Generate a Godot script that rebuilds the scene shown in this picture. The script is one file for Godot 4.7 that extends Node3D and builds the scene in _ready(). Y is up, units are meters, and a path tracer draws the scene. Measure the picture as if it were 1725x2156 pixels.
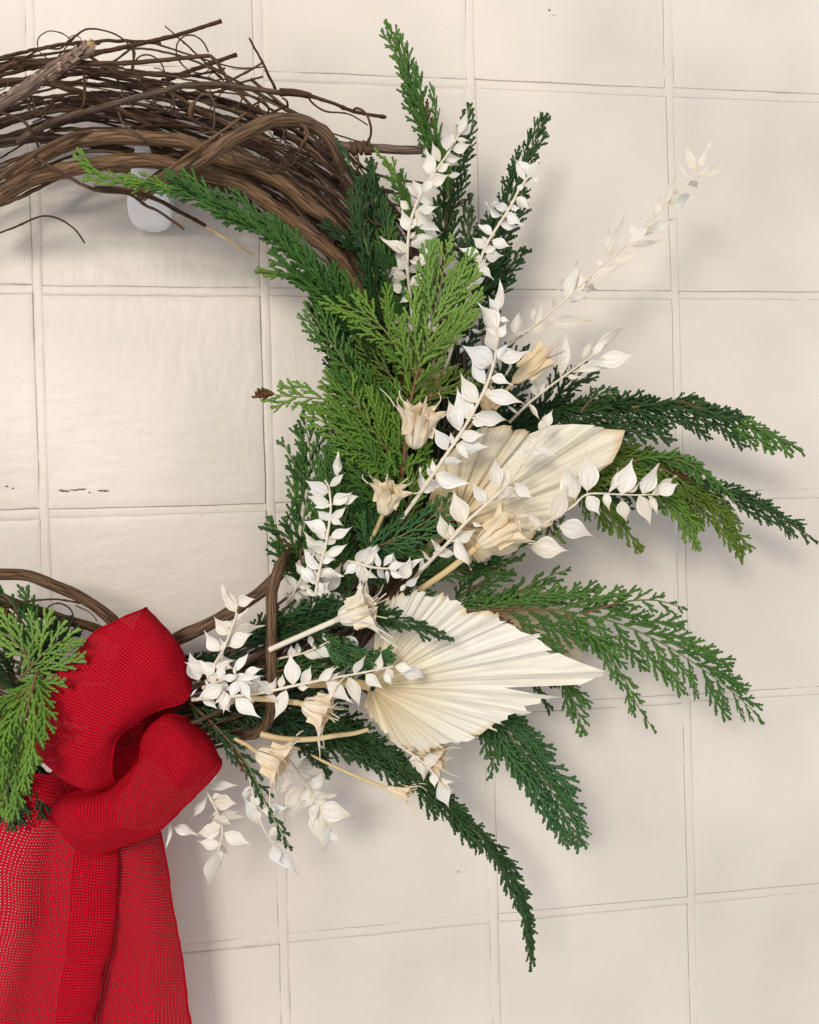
extends Node3D

# ---------------------------------------------------------------- measured frame
# The wall is the plane z = 0; one wall block is 0.2 m square. at() turns a point of the survey grid and a height
# above the wall (metres) into a place in the scene.
const EYE := Vector3(0.2259, -0.4044, 0.7686)
const TURN := Vector3(-0.0042, -0.1334, -0.0276)
const FOCAL := 1726.0
const FX := 862.5
const FY := 1078.0
const PX := 0.000412            # metres per survey unit near the wreath

var rng := RandomNumberGenerator.new()
var view := Basis.from_euler(TURN)
var ox := 0.0
var oy := 0.0
var os := 1.0
var used := {}
var M := {}
var tones := {}
var branchlets := []            # [length in metres, curve sign, mesh]
var leaf_meshes := []


func _ready() -> void:
	rng.seed = 20
	# ---- camera
	var cam := Camera3D.new()
	cam.name = "camera"
	cam.fov = rad_to_deg(2.0 * atan(FY / FOCAL))
	cam.near = 0.02
	cam.far = 20.0
	add_child(cam)
	cam.position = EYE
	cam.rotation = TURN
	cam.current = true
	# ---- air and soft fill of the room
	var env := Environment.new()
	env.background_mode = Environment.BG_COLOR
	env.background_color = lin(0.98, 0.975, 0.985)
	env.background_energy_multiplier = FILL
	env.tonemap_mode = Environment.TONE_MAPPER_LINEAR
	env.tonemap_exposure = 1.0
	env.sdfgi_enabled = true
	env.ssao_enabled = true
	env.ssil_enabled = true
	var we := WorldEnvironment.new()
	we.name = "world_environment"
	we.environment = env
	add_child(we)
	# ---- the broad warm light above and to the left
	var key := AreaLight3D.new()
	key.name = "soft_key"
	key.area_size = Vector2(0.85, 0.75)
	key.area_normalize_energy = true
	key.light_energy = KEY
	key.light_color = lin(1.0, 0.925, 0.80)
	key.shadow_enabled = true
	key.area_range = 12.0
	key.area_attenuation = 2.0
	add_child(key)
	key.position = KEY_AT
	key.look_at_from_position(KEY_AT, Vector3(0.28, -0.42, 0.0), Vector3.UP)
	make_materials()
	make_library()
	build_wall()
	build_hook()
	build_wreath()
	build_cedar()
	build_palms()
	build_ruscus()
	build_pods()
	build_bow()


const FILL := 0.63
const KEY := 5.5
const KEY_AT := Vector3(-0.90, 0.48, 2.8)


# ---------------------------------------------------------------- helpers
func frame(x: float, y: float, s: float) -> void:
	ox = x
	oy = y
	os = s


func at(x: float, y: float, h: float) -> Vector3:
	var d := view * Vector3((ox + x * os - FX) / FOCAL, -(oy + y * os - FY) / FOCAL, -1.0)
	return EYE + d * ((h - EYE.z) / d.z)


func ats(a: Array) -> PackedVector3Array:
	var out := PackedVector3Array()
	for p in a:
		out.append(at(p[0], p[1], p[2]))
	return out


func rf(a: float, b: float) -> float:
	return rng.randf_range(a, b)


func numbered(called: String) -> String:
	var n: int = used.get(called, 0)
	used[called] = n + 1
	return called if n == 0 else "%s_%03d" % [called, n]


func thing(called: String, label: String, category: String, where := Vector3.ZERO, group := "") -> Node3D:
	var o := Node3D.new()
	o.name = numbered(called)
	add_child(o)
	o.position = where
	o.set_meta("label", label)
	o.set_meta("category", category)
	if group:
		o.set_meta("group", group)
	return o


func part(called: String, mesh: Mesh, mat: Material, parent: Node, xf := Transform3D.IDENTITY) -> MeshInstance3D:
	var m := MeshInstance3D.new()
	m.mesh = mesh
	if mat:
		m.material_override = mat
	var key := str(parent.get_instance_id()) + called
	var n: int = used.get(key, 0)
	used[key] = n + 1
	m.name = called if n == 0 else "%s_%03d" % [called, n]
	m.transform = xf
	parent.add_child(m, true)
	return m


class MB:
	var v := PackedVector3Array()
	var n := PackedVector3Array()
	var c := PackedColorArray()
	var uv := PackedVector2Array()
	var ix := PackedInt32Array()

	func vert(p: Vector3, nor: Vector3, col := Color.WHITE, t := Vector2.ZERO) -> int:
		v.append(p)
		n.append(nor)
		c.append(col)
		uv.append(t)
		return v.size() - 1

	func tri(a: int, b: int, d: int) -> void:
		if (v[b] - v[a]).cross(v[d] - v[a]).dot(n[a] + n[b] + n[d]) > 0.0:
			ix.append_array([a, d, b])
		else:
			ix.append_array([a, b, d])

	func quad(a: int, b: int, d: int, e: int) -> void:
		tri(a, b, d)
		tri(a, d, e)

	func flat_tri(a: Vector3, b: Vector3, d: Vector3, col := Color.WHITE) -> void:
		var nor := (b - a).cross(d - a).normalized()
		tri(vert(a, nor, col), vert(b, nor, col), vert(d, nor, col))

	# a grid of nu x nv points, row after row along v
	func grid(nu: int, nv: int, p: PackedVector3Array, t: PackedVector2Array, cols := PackedColorArray()) -> void:
		var base := v.size()
		for j in nv:
			for i in nu:
				var a := p[j * nu + maxi(i - 1, 0)]
				var b := p[j * nu + mini(i + 1, nu - 1)]
				var d := p[maxi(j - 1, 0) * nu + i]
				var e := p[mini(j + 1, nv - 1) * nu + i]
				var nor := (b - a).cross(e - d)
				vert(p[j * nu + i], nor.normalized() if nor.length() > 1e-12 else Vector3.BACK, cols[j * nu + i] if cols.size() else Color.WHITE, t[j * nu + i])
		for j in nv - 1:
			for i in nu - 1:
				var k := base + j * nu + i
				quad(k, k + 1, k + nu + 1, k + nu)

	func tube(p: PackedVector3Array, r: PackedFloat32Array, sides: int, cols: PackedColorArray, squash := 1.0, side := Vector3.ZERO, cap := true) -> void:
		var count := p.size()
		var base := v.size()
		var x := Vector3.ZERO
		var run := 0.0
		for i in count:
			var d := (p[mini(i + 1, count - 1)] - p[maxi(i - 1, 0)]).normalized()
			if i == 0:
				x = side if side != Vector3.ZERO else (Vector3.UP if absf(d.y) < 0.9 else Vector3.RIGHT)
			else:
				run += p[i].distance_to(p[i - 1])
			x = (x - d * x.dot(d)).normalized()
			var y := d.cross(x)
			for k in sides + 1:
				var a := TAU * k / sides
				var off := x * cos(a) + y * sin(a) * squash
				vert(p[i] + off * r[i], (x * cos(a) * squash + y * sin(a)).normalized(), cols[i], Vector2(float(k) / sides, run))
		var w := sides + 1
		for i in count - 1:
			for k in sides:
				var q := base + i * w + k
				quad(q, q + 1, q + w + 1, q + w)
		if cap:
			for e: int in [0, count - 1]:
				var d2 := (p[1] - p[0]).normalized() * -1.0 if e == 0 else (p[count - 1] - p[count - 2]).normalized()
				var m := vert(p[e] + d2 * r[e] * 0.3, d2, cols[e], Vector2(0.5, run))
				for k in sides:
					var q := base + e * w + k
					tri(m, vert(v[q], d2, cols[e], uv[q]), vert(v[q + 1], d2, cols[e], uv[q + 1]))

	func mesh() -> ArrayMesh:
		var a := []
		a.resize(Mesh.ARRAY_MAX)
		a[Mesh.ARRAY_VERTEX] = v
		a[Mesh.ARRAY_NORMAL] = n
		a[Mesh.ARRAY_COLOR] = c
		a[Mesh.ARRAY_TEX_UV] = uv
		a[Mesh.ARRAY_INDEX] = ix
		var m := ArrayMesh.new()
		m.add_surface_from_arrays(Mesh.PRIMITIVE_TRIANGLES, a)
		return m


func smooth(p: PackedVector3Array, per: int) -> PackedVector3Array:
	var out := PackedVector3Array()
	var n := p.size()
	for i in n - 1:
		var a := p[maxi(i - 1, 0)]
		var b := p[i]
		var c := p[i + 1]
		var d := p[mini(i + 2, n - 1)]
		for k in per:
			out.append(b.cubic_interpolate(c, a, d, float(k) / per))
	out.append(p[n - 1])
	return out


func even(p: PackedVector3Array, step: float) -> PackedVector3Array:
	# the same line with points at equal distances
	var out := PackedVector3Array([p[0]])
	var left := step
	for i in p.size() - 1:
		var a := p[i]
		var b := p[i + 1]
		var l := a.distance_to(b)
		var t := 0.0
		while l - t >= left:
			t += left
			left = step
			out.append(a.lerp(b, t / maxf(l, 1e-9)))
		left -= l - t
	if out[out.size() - 1].distance_to(p[p.size() - 1]) > step * 0.15:
		out.append(p[p.size() - 1])
	return out


func flat_colors(n: int, c: Color) -> PackedColorArray:
	var a := PackedColorArray()
	a.resize(n)
	a.fill(c)
	return a


func lin(r: float, g: float, b: float) -> Color:
	return Color(r, g, b).linear_to_srgb()


# ---------------------------------------------------------------- materials
func stretched_noise(w: int, h: int, fx: float, fy: float, sd: int, oct := 4) -> Image:
	var f := FastNoiseLite.new()
	f.seed = sd
	f.noise_type = FastNoiseLite.TYPE_SIMPLEX_SMOOTH
	f.frequency = 0.05
	f.fractal_octaves = oct
	var im := f.get_seamless_image(maxi(8, int(fx)), maxi(8, int(fy)), false, false, 0.15)
	im.resize(w, h, Image.INTERPOLATE_CUBIC)
	return im


func grey_image(w: int, h: int, data: PackedByteArray) -> ImageTexture:
	return ImageTexture.create_from_image(Image.create_from_data(w, h, false, Image.FORMAT_L8, data))


func std(called: String, col: Color, rough: float) -> StandardMaterial3D:
	var m := StandardMaterial3D.new()
	m.resource_name = called
	m.albedo_color = col
	m.roughness = rough
	m.vertex_color_use_as_albedo = true
	m.cull_mode = BaseMaterial3D.CULL_DISABLED
	M[called] = m
	return m


func make_materials() -> void:
	# brushed wall paint: strokes that run across, strokes that run down, blended by a slow mask, and an orange-peel grain
	var n := 1024
	var a := stretched_noise(n, n, 150, 560, 3).get_data()
	var b := stretched_noise(n, n, 560, 150, 4).get_data()
	var k := stretched_noise(n, n, 40, 40, 5, 2).get_data()
	var g := stretched_noise(n, n, 700, 700, 6, 2).get_data()
	var d := PackedByteArray()
	d.resize(n * n)
	for i in n * n:
		var m := clampf((k[i] - 128) / 40.0 + 0.5, 0.0, 1.0)
		d[i] = int(clampf((a[i] * m + b[i] * (1.0 - m)) * 0.72 + g[i] * 0.28, 0, 255))
	# pinholes and dried drips in the paint
	for q in 420:
		var px := rng.randi_range(4, n - 5)
		var py := rng.randi_range(30, n - 31)
		var low := rng.randf() < 0.6
		var tall := 1 if low or rng.randf() < 0.7 else rng.randi_range(8, 26)
		var rad := rng.randf_range(1.0, 2.6)
		for yy in range(-2, tall + 2):
			for xx in range(-3, 4):
				var near := clampf(1.0 - Vector2(xx, maxf(0.0, maxf(-yy, yy - tall))).length() / rad, 0.0, 1.0)
				var at_i := (py + yy) * n + px + xx
				d[at_i] = int(clampf(d[at_i] + near * (-110.0 if low else 90.0), 0, 255))
	var relief := grey_image(n, n, d)
	var paint := std("wall_paint", lin(0.865, 0.795, 0.725), 0.42)
	paint.heightmap_enabled = true
	paint.heightmap_texture = relief
	paint.heightmap_scale = 0.06
	var tone := stretched_noise(512, 512, 26, 26, 21, 4).get_data()
	for i in tone.size():
		tone[i] = int(clampf(246 + (tone[i] - 128) * 0.09, 200, 255))
	paint.albedo_texture = grey_image(512, 512, tone)
	paint.uv1_triplanar = true
	paint.uv1_world_triplanar = true
	paint.uv1_scale = Vector3.ONE * 2.6
	paint.metallic_specular = 0.35
	std("scuff", lin(0.28, 0.13, 0.06), 0.8)
	std("dark_mark", lin(0.06, 0.06, 0.055), 0.7)
	var pl := std("white_plastic", lin(0.93, 0.93, 0.96), 0.32)
	pl.metallic_specular = 0.5
	# bark and dry fibre
	var f := stretched_noise(256, 256, 130, 22, 11)
	var fd := f.get_data()
	var lo := PackedByteArray()
	lo.resize(fd.size())
	for i in fd.size():
		lo[i] = int(clampf(205 + (fd[i] - 128) * 0.75, 70, 255))
	var fibre := grey_image(256, 256, lo)
	var soft := PackedByteArray()
	soft.resize(fd.size())
	for i in fd.size():
		soft[i] = int(clampf(242 + (fd[i] - 128) * 0.16, 190, 255))
	var veins := grey_image(256, 256, soft)
	var bark := std("bark", lin(1.0, 1.0, 1.0), 0.72)
	bark.albedo_texture = fibre
	bark.uv1_scale = Vector3(2.0, 26.0, 1.0)
	bark.heightmap_enabled = true
	bark.heightmap_texture = fibre
	bark.heightmap_scale = 0.010
	bark.metallic_specular = 0.2
	std("raw_wood", lin(0.62, 0.42, 0.22), 0.7)
	var leaf := std("bleached_leaf", lin(0.95, 0.93, 0.885), 0.5)
	leaf.albedo_texture = veins
	leaf.heightmap_enabled = true
	leaf.heightmap_texture = fibre
	leaf.heightmap_scale = 0.0015
	leaf.backlight_enabled = true
	leaf.backlight = Color(0.4, 0.39, 0.37)
	var leaf2: StandardMaterial3D = leaf.duplicate()
	leaf2.resource_name = "bleached_leaf_cream"
	leaf2.albedo_color = lin(0.91, 0.865, 0.775)
	M["bleached_leaf_cream"] = leaf2
	var leaf3: StandardMaterial3D = leaf.duplicate()
	leaf3.resource_name = "bleached_leaf_white"
	leaf3.albedo_color = lin(0.97, 0.97, 0.965)
	M["bleached_leaf_white"] = leaf3
	std("bleached_stem", lin(0.80, 0.73, 0.60), 0.6)
	var palm := std("dried_palm", lin(0.92, 0.885, 0.80), 0.55)
	palm.albedo_texture = veins
	palm.uv1_scale = Vector3(1.0, 2.0, 1.0)
	palm.heightmap_enabled = true
	palm.heightmap_texture = fibre
	palm.heightmap_scale = 0.006
	palm.backlight_enabled = true
	palm.backlight = Color(0.22, 0.20, 0.16)
	var pod := std("seed_pod", lin(0.95, 0.90, 0.80), 0.6)
	pod.albedo_texture = veins
	pod.backlight_enabled = true
	pod.backlight = Color(0.4, 0.32, 0.2)
	std("straw", lin(0.74, 0.56, 0.30), 0.55)
	# open weave of the ribbon: 8 x 8 threads with holes between them, pulled wider in the hanging tails
	weave("red_weave", 0.80, 0.82)
	weave("red_weave_open", 0.71, 0.74)
	std("red_edge", lin(0.40, 0.004, 0.012), 0.9).metallic_specular = 0.1


func weave(called: String, warp_w: float, weft_w: float) -> void:
	var s := 256
	var cell := s / 8
	var im := Image.create(s, s, false, Image.FORMAT_RGBA8)
	var hm := PackedByteArray()
	hm.resize(s * s)
	for y in s:
		for x in s:
			var cx := x / cell
			var cy := y / cell
			var fx := absf(float(x % cell) / cell - 0.5) * 2.0      # 0 at the thread's middle
			var fy := absf(float(y % cell) / cell - 0.5) * 2.0
			var warp := fx < warp_w + 0.05 * sin(cx * 2.7 + y * 0.09)
			var weft := fy < weft_w + 0.05 * sin(cy * 1.9 + x * 0.11)
			var over := (cx + cy) % 2 == 0
			var hw := sqrt(maxf(0.0, 1.0 - pow(fx / (warp_w + 0.06), 2.0))) * (1.0 if over else 0.5)
			var hf := sqrt(maxf(0.0, 1.0 - pow(fy / (weft_w + 0.06), 2.0))) * (0.5 if over else 1.0)
			var h := maxf(hw if warp else 0.0, hf if weft else 0.0)
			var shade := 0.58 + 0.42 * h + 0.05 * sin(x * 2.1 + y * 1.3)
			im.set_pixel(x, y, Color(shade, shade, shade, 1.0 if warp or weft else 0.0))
			hm[y * s + x] = int(h * 255)
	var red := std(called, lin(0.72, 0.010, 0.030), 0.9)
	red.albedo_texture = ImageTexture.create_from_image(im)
	red.transparency = BaseMaterial3D.TRANSPARENCY_ALPHA_SCISSOR
	red.alpha_scissor_threshold = 0.5
	red.heightmap_enabled = true
	red.heightmap_texture = grey_image(s, s, hm)
	red.heightmap_scale = 0.10
	red.backlight_enabled = true
	red.backlight = Color(0.5, 0.04, 0.09)
	red.metallic_specular = 0.18


func cedar_material(tone: String) -> StandardMaterial3D:
	if not tones.has(tone):
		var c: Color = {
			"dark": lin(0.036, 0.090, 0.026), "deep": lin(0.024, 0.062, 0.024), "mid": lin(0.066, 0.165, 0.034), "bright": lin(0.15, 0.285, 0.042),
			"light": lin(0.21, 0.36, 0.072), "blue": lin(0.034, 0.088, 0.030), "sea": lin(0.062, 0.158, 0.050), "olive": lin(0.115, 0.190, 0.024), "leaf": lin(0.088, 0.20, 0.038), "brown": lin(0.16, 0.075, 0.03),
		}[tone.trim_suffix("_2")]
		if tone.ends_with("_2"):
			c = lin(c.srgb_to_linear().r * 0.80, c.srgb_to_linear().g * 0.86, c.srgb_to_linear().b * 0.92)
		var m := std("cedar_" + tone, c, 0.45)
		m.metallic_specular = 0.34
		m.backlight_enabled = true
		m.backlight = Color(0.10, 0.16, 0.03)
		tones[tone] = m
	return tones[tone]


# ---------------------------------------------------------------- shared shapes
func beads(mb: MB, p0: Vector3, dir: Vector3, bend: Vector3, length: float, r: float, side: Vector3, tint: Color, tip: Color) -> void:
	# a twig of overlapping scale leaves: rings that swell and narrow once per scale
	var bead := 0.0033
	var count := maxi(2, int(round(length / bead)))
	var p := PackedVector3Array()
	var rad := PackedFloat32Array()
	var col := PackedColorArray()
	for i in count:
		for k in 2:
			var t := (i + (0.12 if k == 0 else 0.72)) / count
			p.append(p0 + dir * length * t + bend * (length * t * t))
			var taper := 1.0 - 0.28 * t
			rad.append(r * taper * (0.76 if k == 0 else 1.18))
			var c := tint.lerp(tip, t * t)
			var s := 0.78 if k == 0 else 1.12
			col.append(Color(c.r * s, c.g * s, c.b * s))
	p.append(p0 + dir * length + bend * length)
	rad.append(r * 0.25)
	col.append(tip)
	mb.tube(p, rad, 4, col, 0.52, side, false)


func make_branchlet(length: float, sgn: float, sd: int) -> ArrayMesh:
	var g := RandomNumberGenerator.new()
	g.seed = sd
	var mb := MB.new()
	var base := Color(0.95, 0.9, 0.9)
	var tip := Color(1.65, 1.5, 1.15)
	var curve := sgn * 0.22 * g.randf_range(0.4, 1.2)
	var lift := g.randf_range(-0.16, 0.10)
	var bend := Vector3(curve, 0, lift)
	var main := func(t: float) -> Vector3: return Vector3(0, length * t, 0) + bend * (length * t * t)
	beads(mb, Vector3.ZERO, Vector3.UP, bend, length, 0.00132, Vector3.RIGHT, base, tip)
	var step := 0.0044
	var count := int(length / step)
	var s := 1.0
	for i in range(1, count):
		var t := (i + g.randf_range(-0.2, 0.2)) / count
		if t > 0.93:
			break
		s = -s
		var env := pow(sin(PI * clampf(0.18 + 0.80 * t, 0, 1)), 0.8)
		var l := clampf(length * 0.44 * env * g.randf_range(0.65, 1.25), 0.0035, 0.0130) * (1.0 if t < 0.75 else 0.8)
		var ang := g.randf_range(0.42, 0.62)
		var ax: Vector3 = (main.call(t + 0.02) - main.call(t)).normalized()
		var out := Vector3.RIGHT * s
		var d := (ax * cos(ang) + out * sin(ang) + Vector3(0, 0, g.randf_range(-0.14, 0.14))).normalized()
		var b2 := (ax - d) * 0.25 + Vector3(0, 0, g.randf_range(-0.1, 0.1))
		var p0: Vector3 = main.call(t)
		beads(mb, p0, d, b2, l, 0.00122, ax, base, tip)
		if l > 0.0095:
			var nq := int(l / 0.0052)
			var q := 1.0
			for j in range(1, nq):
				q = -q
				var tt := float(j) / nq
				var d3 := (d * 0.80 + (d.cross(Vector3.BACK)).normalized() * 0.62 * q).normalized()
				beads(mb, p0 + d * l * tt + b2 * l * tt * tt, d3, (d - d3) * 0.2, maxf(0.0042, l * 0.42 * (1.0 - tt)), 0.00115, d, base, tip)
	return mb.mesh()


func make_leaf(width: float, sd: int) -> ArrayMesh:
	# a pointed egg-shaped leaf of unit length along +y, cupped along its midrib, facing +z
	var g := RandomNumberGenerator.new()
	g.seed = sd
	var nu := 7
	var nv := 17
	var profile := Curve.new()
	for q in [[0.0, 0.03], [0.07, 0.34], [0.18, 0.74], [0.32, 0.97], [0.42, 1.0], [0.54, 0.84], [0.65, 0.54], [0.75, 0.28], [0.85, 0.11], [0.93, 0.045], [1.0, 0.0]]:
		profile.add_point(Vector2(q[0], q[1]), 0, 0, Curve.TANGENT_LINEAR, Curve.TANGENT_LINEAR)
	var p := PackedVector3Array()
	var t := PackedVector2Array()
	var col := PackedColorArray()
	var cup := g.randf_range(-0.35, 0.4)
	var arch := g.randf_range(-0.30, 0.15)
	var hook := g.randf_range(-0.15, 0.15)
	var wave := g.randf_range(0.0, 0.05)
	var twist := g.randf_range(-0.75, 0.75)
	var ph := g.randf_range(0, TAU)
	var dry := g.randf_range(0.45, 0.85) if g.randf() < 0.45 else 1.0
	for j in nv:
		var y := pow(float(j) / (nv - 1), 1.05)
		var w := width * (profile.sample_baked(y) + 0.004)
		for i in nu:
			var u := float(i) / (nu - 1) * 2.0 - 1.0
			var x := u * w
			var z := cup * x * x / maxf(width, 0.01) * 1.4 + absf(u) * w * 0.10 + arch * y * y * 0.5 + wave * sin(y * 9.0 + ph + u * 1.5) * absf(u)
			var a := twist * y * y
			p.append(Vector3(x * cos(a) - z * sin(a) * 0.4 + hook * y * y * y, y, z + x * sin(a)))
			t.append(Vector2(u * 0.5 + 0.5, y))
			var c := 1.0
			if y > dry:
				c = lerpf(1.0, 0.86, (y - dry) / (1.01 - dry))
			col.append(Color(c, c * c * (0.985 if j > 2 else 0.94), c * c * c * (0.97 if j > 2 else 0.82)))
	var mb := MB.new()
	mb.grid(nu, nv, p, t, col)
	# midrib
	var rp := PackedVector3Array()
	var rr := PackedFloat32Array()
	for j in nv:
		rp.append(p[j * nu + nu / 2] + Vector3(0, 0, 0.002))
		rr.append(0.011 * (1.0 - 0.8 * float(j) / (nv - 1)))
	rp[0] += Vector3(0, -0.05, 0)
	mb.tube(rp, rr, 5, flat_colors(nv, Color(0.97, 0.94, 0.85)), 1.0)
	return mb.mesh()


func make_library() -> void:
	var sd := 100
	for l in [14.0, 22.0, 33.0, 46.0, 62.0, 82.0, 108.0]:
		for s in [1.0, -1.0]:
			for k in 3:
				sd += 1
				branchlets.append([l * PX, s, make_branchlet(l * PX, s, sd)])
	for k in 20:
		leaf_meshes.append(make_leaf([0.195, 0.225, 0.25, 0.28][k % 4], 300 + k))
	for k in 6:
		leaf_meshes.append(make_leaf([0.105, 0.135][k % 2], 330 + k))


# ---------------------------------------------------------------- the wall
func build_wall() -> void:
	var wall := Node3D.new()
	wall.name = "block_wall"
	add_child(wall)
	wall.set_meta("kind", "structure")
	wall.set_meta("label", "cream painted wall of square blocks in stacked rows")
	var f := FastNoiseLite.new()
	f.seed = 8
	f.frequency = 9.0
	f.fractal_octaves = 3
	var meshes := []
	for v in 5:
		meshes.append(block_mesh(f, v, 0.0009))
	for v in 5:
		meshes.append(block_mesh(f, v + 5, 0.0004))
	for r in range(-3, 8):
		for c in range(-4, 8):
			var m: Mesh = meshes[posmod(r * 7 + c * 3 + (r * c) % 2, 5) + (5 if c > 1 else 0)]
			var xf := Transform3D(Basis.from_euler(Vector3(rf(-0.003, 0.003), rf(-0.003, 0.003), rf(-0.005, 0.005))), Vector3(c * 0.2 + 0.1 + rf(-0.0008, 0.0008), -r * 0.2 - 0.1 + rf(-0.0008, 0.0008), rf(-0.0005, 0.0003)))
			part("block", m, M.wall_paint, wall, xf)
	# painted mortar: a shallow rounded bead in every joint, one length per course and per column
	for c in range(-4, 9):
		for r in range(-3, 8):
			part("mortar_joint", joint_mesh(f, c * 13 + r, 0.2, 0.0011 if c < 3 else 0.0006), M.wall_paint, wall, Transform3D(Basis.IDENTITY, Vector3(c * 0.2, -r * 0.2 - 0.1, 0)))
	for r in range(-3, 9):
		for c in range(-4, 8):
			part("mortar_joint", joint_mesh(f, c * 17 + r * 5 + 400, 0.19, 0.0010 if c < 2 else 0.0005), M.wall_paint, wall, Transform3D(Basis(Vector3.BACK, PI / 2), Vector3(c * 0.2 + 0.1, -r * 0.2, -0.0002)))
	frame(0, 0, 1)
	for q in [[124, 1032, 146, 1034], [146, 1032, 182, 1030], [205, 1033, 230, 1034], [188, 1036, 191, 1037]]:
		var pts := PackedVector3Array()
		var rr := PackedFloat32Array()
		for k in 6:
			var t := k / 5.0
			pts.append(at(lerpf(q[0], q[2], t), lerpf(q[1], q[3], t) + rf(-1.0, 1.0), 0.0004))
			rr.append(rf(0.0004, 0.0011) * (0.5 if k % 5 == 0 else 1.0))
		var mb := MB.new()
		mb.tube(pts, rr, 6, flat_colors(6, Color(rf(0.7, 1.2), 1, 1)), 0.35, Vector3.UP)
		part("paint_chip", mb.mesh(), M.scuff, wall)
	for q in [[14, 1024, 2.6], [27, 1028, 2.4], [1875, 1437, 1.4], [965, 1836, 2.2], [1078, 1837, 2.0], [1157, 21, 3.0], [1166, 32, 1.6], [2000, 1441, 1.5], [2262, 1440, 1.0]]:
		var p := at(q[0], q[1], 0.0008) if q[0] < 1700 else at(q[0] * 0.69, q[1] * 0.69, 0.0008)
		var mb := MB.new()
		mb.tube(PackedVector3Array([p - Vector3(q[2] * PX, 0, 0), p, p + Vector3(q[2] * PX, 0.0002, 0)]), PackedFloat32Array([0.0002, q[2] * PX * 0.6, 0.0003]), 6, flat_colors(3, Color.WHITE), 0.4, Vector3.UP)
		part("speck", mb.mesh(), M.dark_mark, wall)


func block_mesh(f: FastNoiseLite, sd: int, drop: float) -> ArrayMesh:
	var n := 41
	var w := 0.1935
	var p := PackedVector3Array()
	var t := PackedVector2Array()
	for j in n:
		for i in n:
			var u := pinch(float(i) / (n - 1))
			var v := pinch(float(j) / (n - 1))
			var x := (u - 0.5) * w
			var y := (0.5 - v) * w
			var wob := f.get_noise_3d(x * 4.0, y * 4.0, sd * 3.7) * 0.0011
			var edge := minf(minf(u, 1.0 - u), minf(v, 1.0 - v)) * w
			var e := clampf(edge / (0.0085 + wob * 1.5), 0.0, 1.0)
			var z := -drop * pow(1.0 - e, 2.0) + f.get_noise_3d(x, y, sd * 5.1) * 0.0009 + f.get_noise_3d(x * 5.0, y * 5.0, sd * 2.3 + 9.0) * 0.00022
			if i == 0 or j == 0 or i == n - 1 or j == n - 1:
				z = -0.012
			p.append(Vector3(x + f.get_noise_2d(y * 2.0, sd * 9.0) * 0.0007, y + f.get_noise_2d(x * 2.0, sd * 11.0) * 0.0007, z))
			t.append(Vector2(u, v))
	var mb := MB.new()
	mb.grid(n, n, p, t)
	return mb.mesh()


func pinch(t: float) -> float:
	# more rows close to the edges
	var s := t * 2.0 - 1.0
	return (signf(s) * (1.0 - pow(1.0 - absf(s), 1.7))) * 0.5 + 0.5


func joint_mesh(f: FastNoiseLite, sd: int, length: float, deep: float) -> ArrayMesh:
	var nu := 9
	var nv := 25
	var p := PackedVector3Array()
	var t := PackedVector2Array()
	for j in nv:
		var v := float(j) / (nv - 1)
		for i in nu:
			var u := float(i) / (nu - 1) * 2.0 - 1.0
			var y := (v - 0.5) * (length + 0.001)
			var z := -0.0003 - deep * pow(u, 4.0) + f.get_noise_2d(y * 6.0 + u * 0.02, sd * 3.1) * 0.0003
			p.append(Vector3(u * 0.0046 + f.get_noise_2d(y * 3.0, sd * 1.7 + 50.0) * 0.001, y, z))
			t.append(Vector2(u, v))
	var mb := MB.new()
	mb.grid(nu, nv, p, t)
	return mb.mesh()


func build_hook() -> void:
	frame(0, 0, 1)
	var o := thing("wall_hook", "white plastic adhesive hook on the wall under the wreath's top vines", "hook", at(318, 440, 0.0))
	# back plate: rounded slab
	loft(o, "back_plate", [[334, 482, 0.0, 0.012], [334, 479, 0.0, 0.020], [334, 470, 0.0, 0.0265], [334, 440, 0.0, 0.0285], [334, 380, 0.0, 0.0285], [334, 320, 0.0, 0.0285], [334, 306, 0.0, 0.025], [334, 301, 0.0, 0.012]], 0.006, 0.5)
	# the tongue: wide and round at the bottom, narrow at the top, standing off the plate
	loft(o, "hook_tongue", [[322, 485, 0.008, 0.012], [321, 481, 0.012, 0.024], [319, 470, 0.019, 0.0335], [316, 450, 0.029, 0.0370], [314, 425, 0.040, 0.0365], [309, 395, 0.054, 0.030], [305, 360, 0.068, 0.0215], [302, 330, 0.079, 0.0140], [301, 312, 0.085, 0.0115], [301, 306, 0.085, 0.007]], 0.010, 0.6)


func loft(parent: Node3D, called: String, rows: Array, depth: float, power: float) -> void:
	var nu := 21
	var p := PackedVector3Array()
	var t := PackedVector2Array()
	for r in rows:
		var c := at(r[0], r[1], r[2]) - parent.position
		for i in nu:
			var a := TAU * i / (nu - 1)
			var x: float = signf(cos(a)) * pow(absf(cos(a)), power) * r[3] * 0.5
			var z := signf(sin(a)) * pow(absf(sin(a)), power) * depth * 0.5
			p.append(c + Vector3(x, 0, z))
			t.append(Vector2.ZERO)
	var mb := MB.new()
	mb.grid(nu, rows.size(), p, t)
	part(called, mb.mesh(), M.white_plastic, parent)


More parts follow.
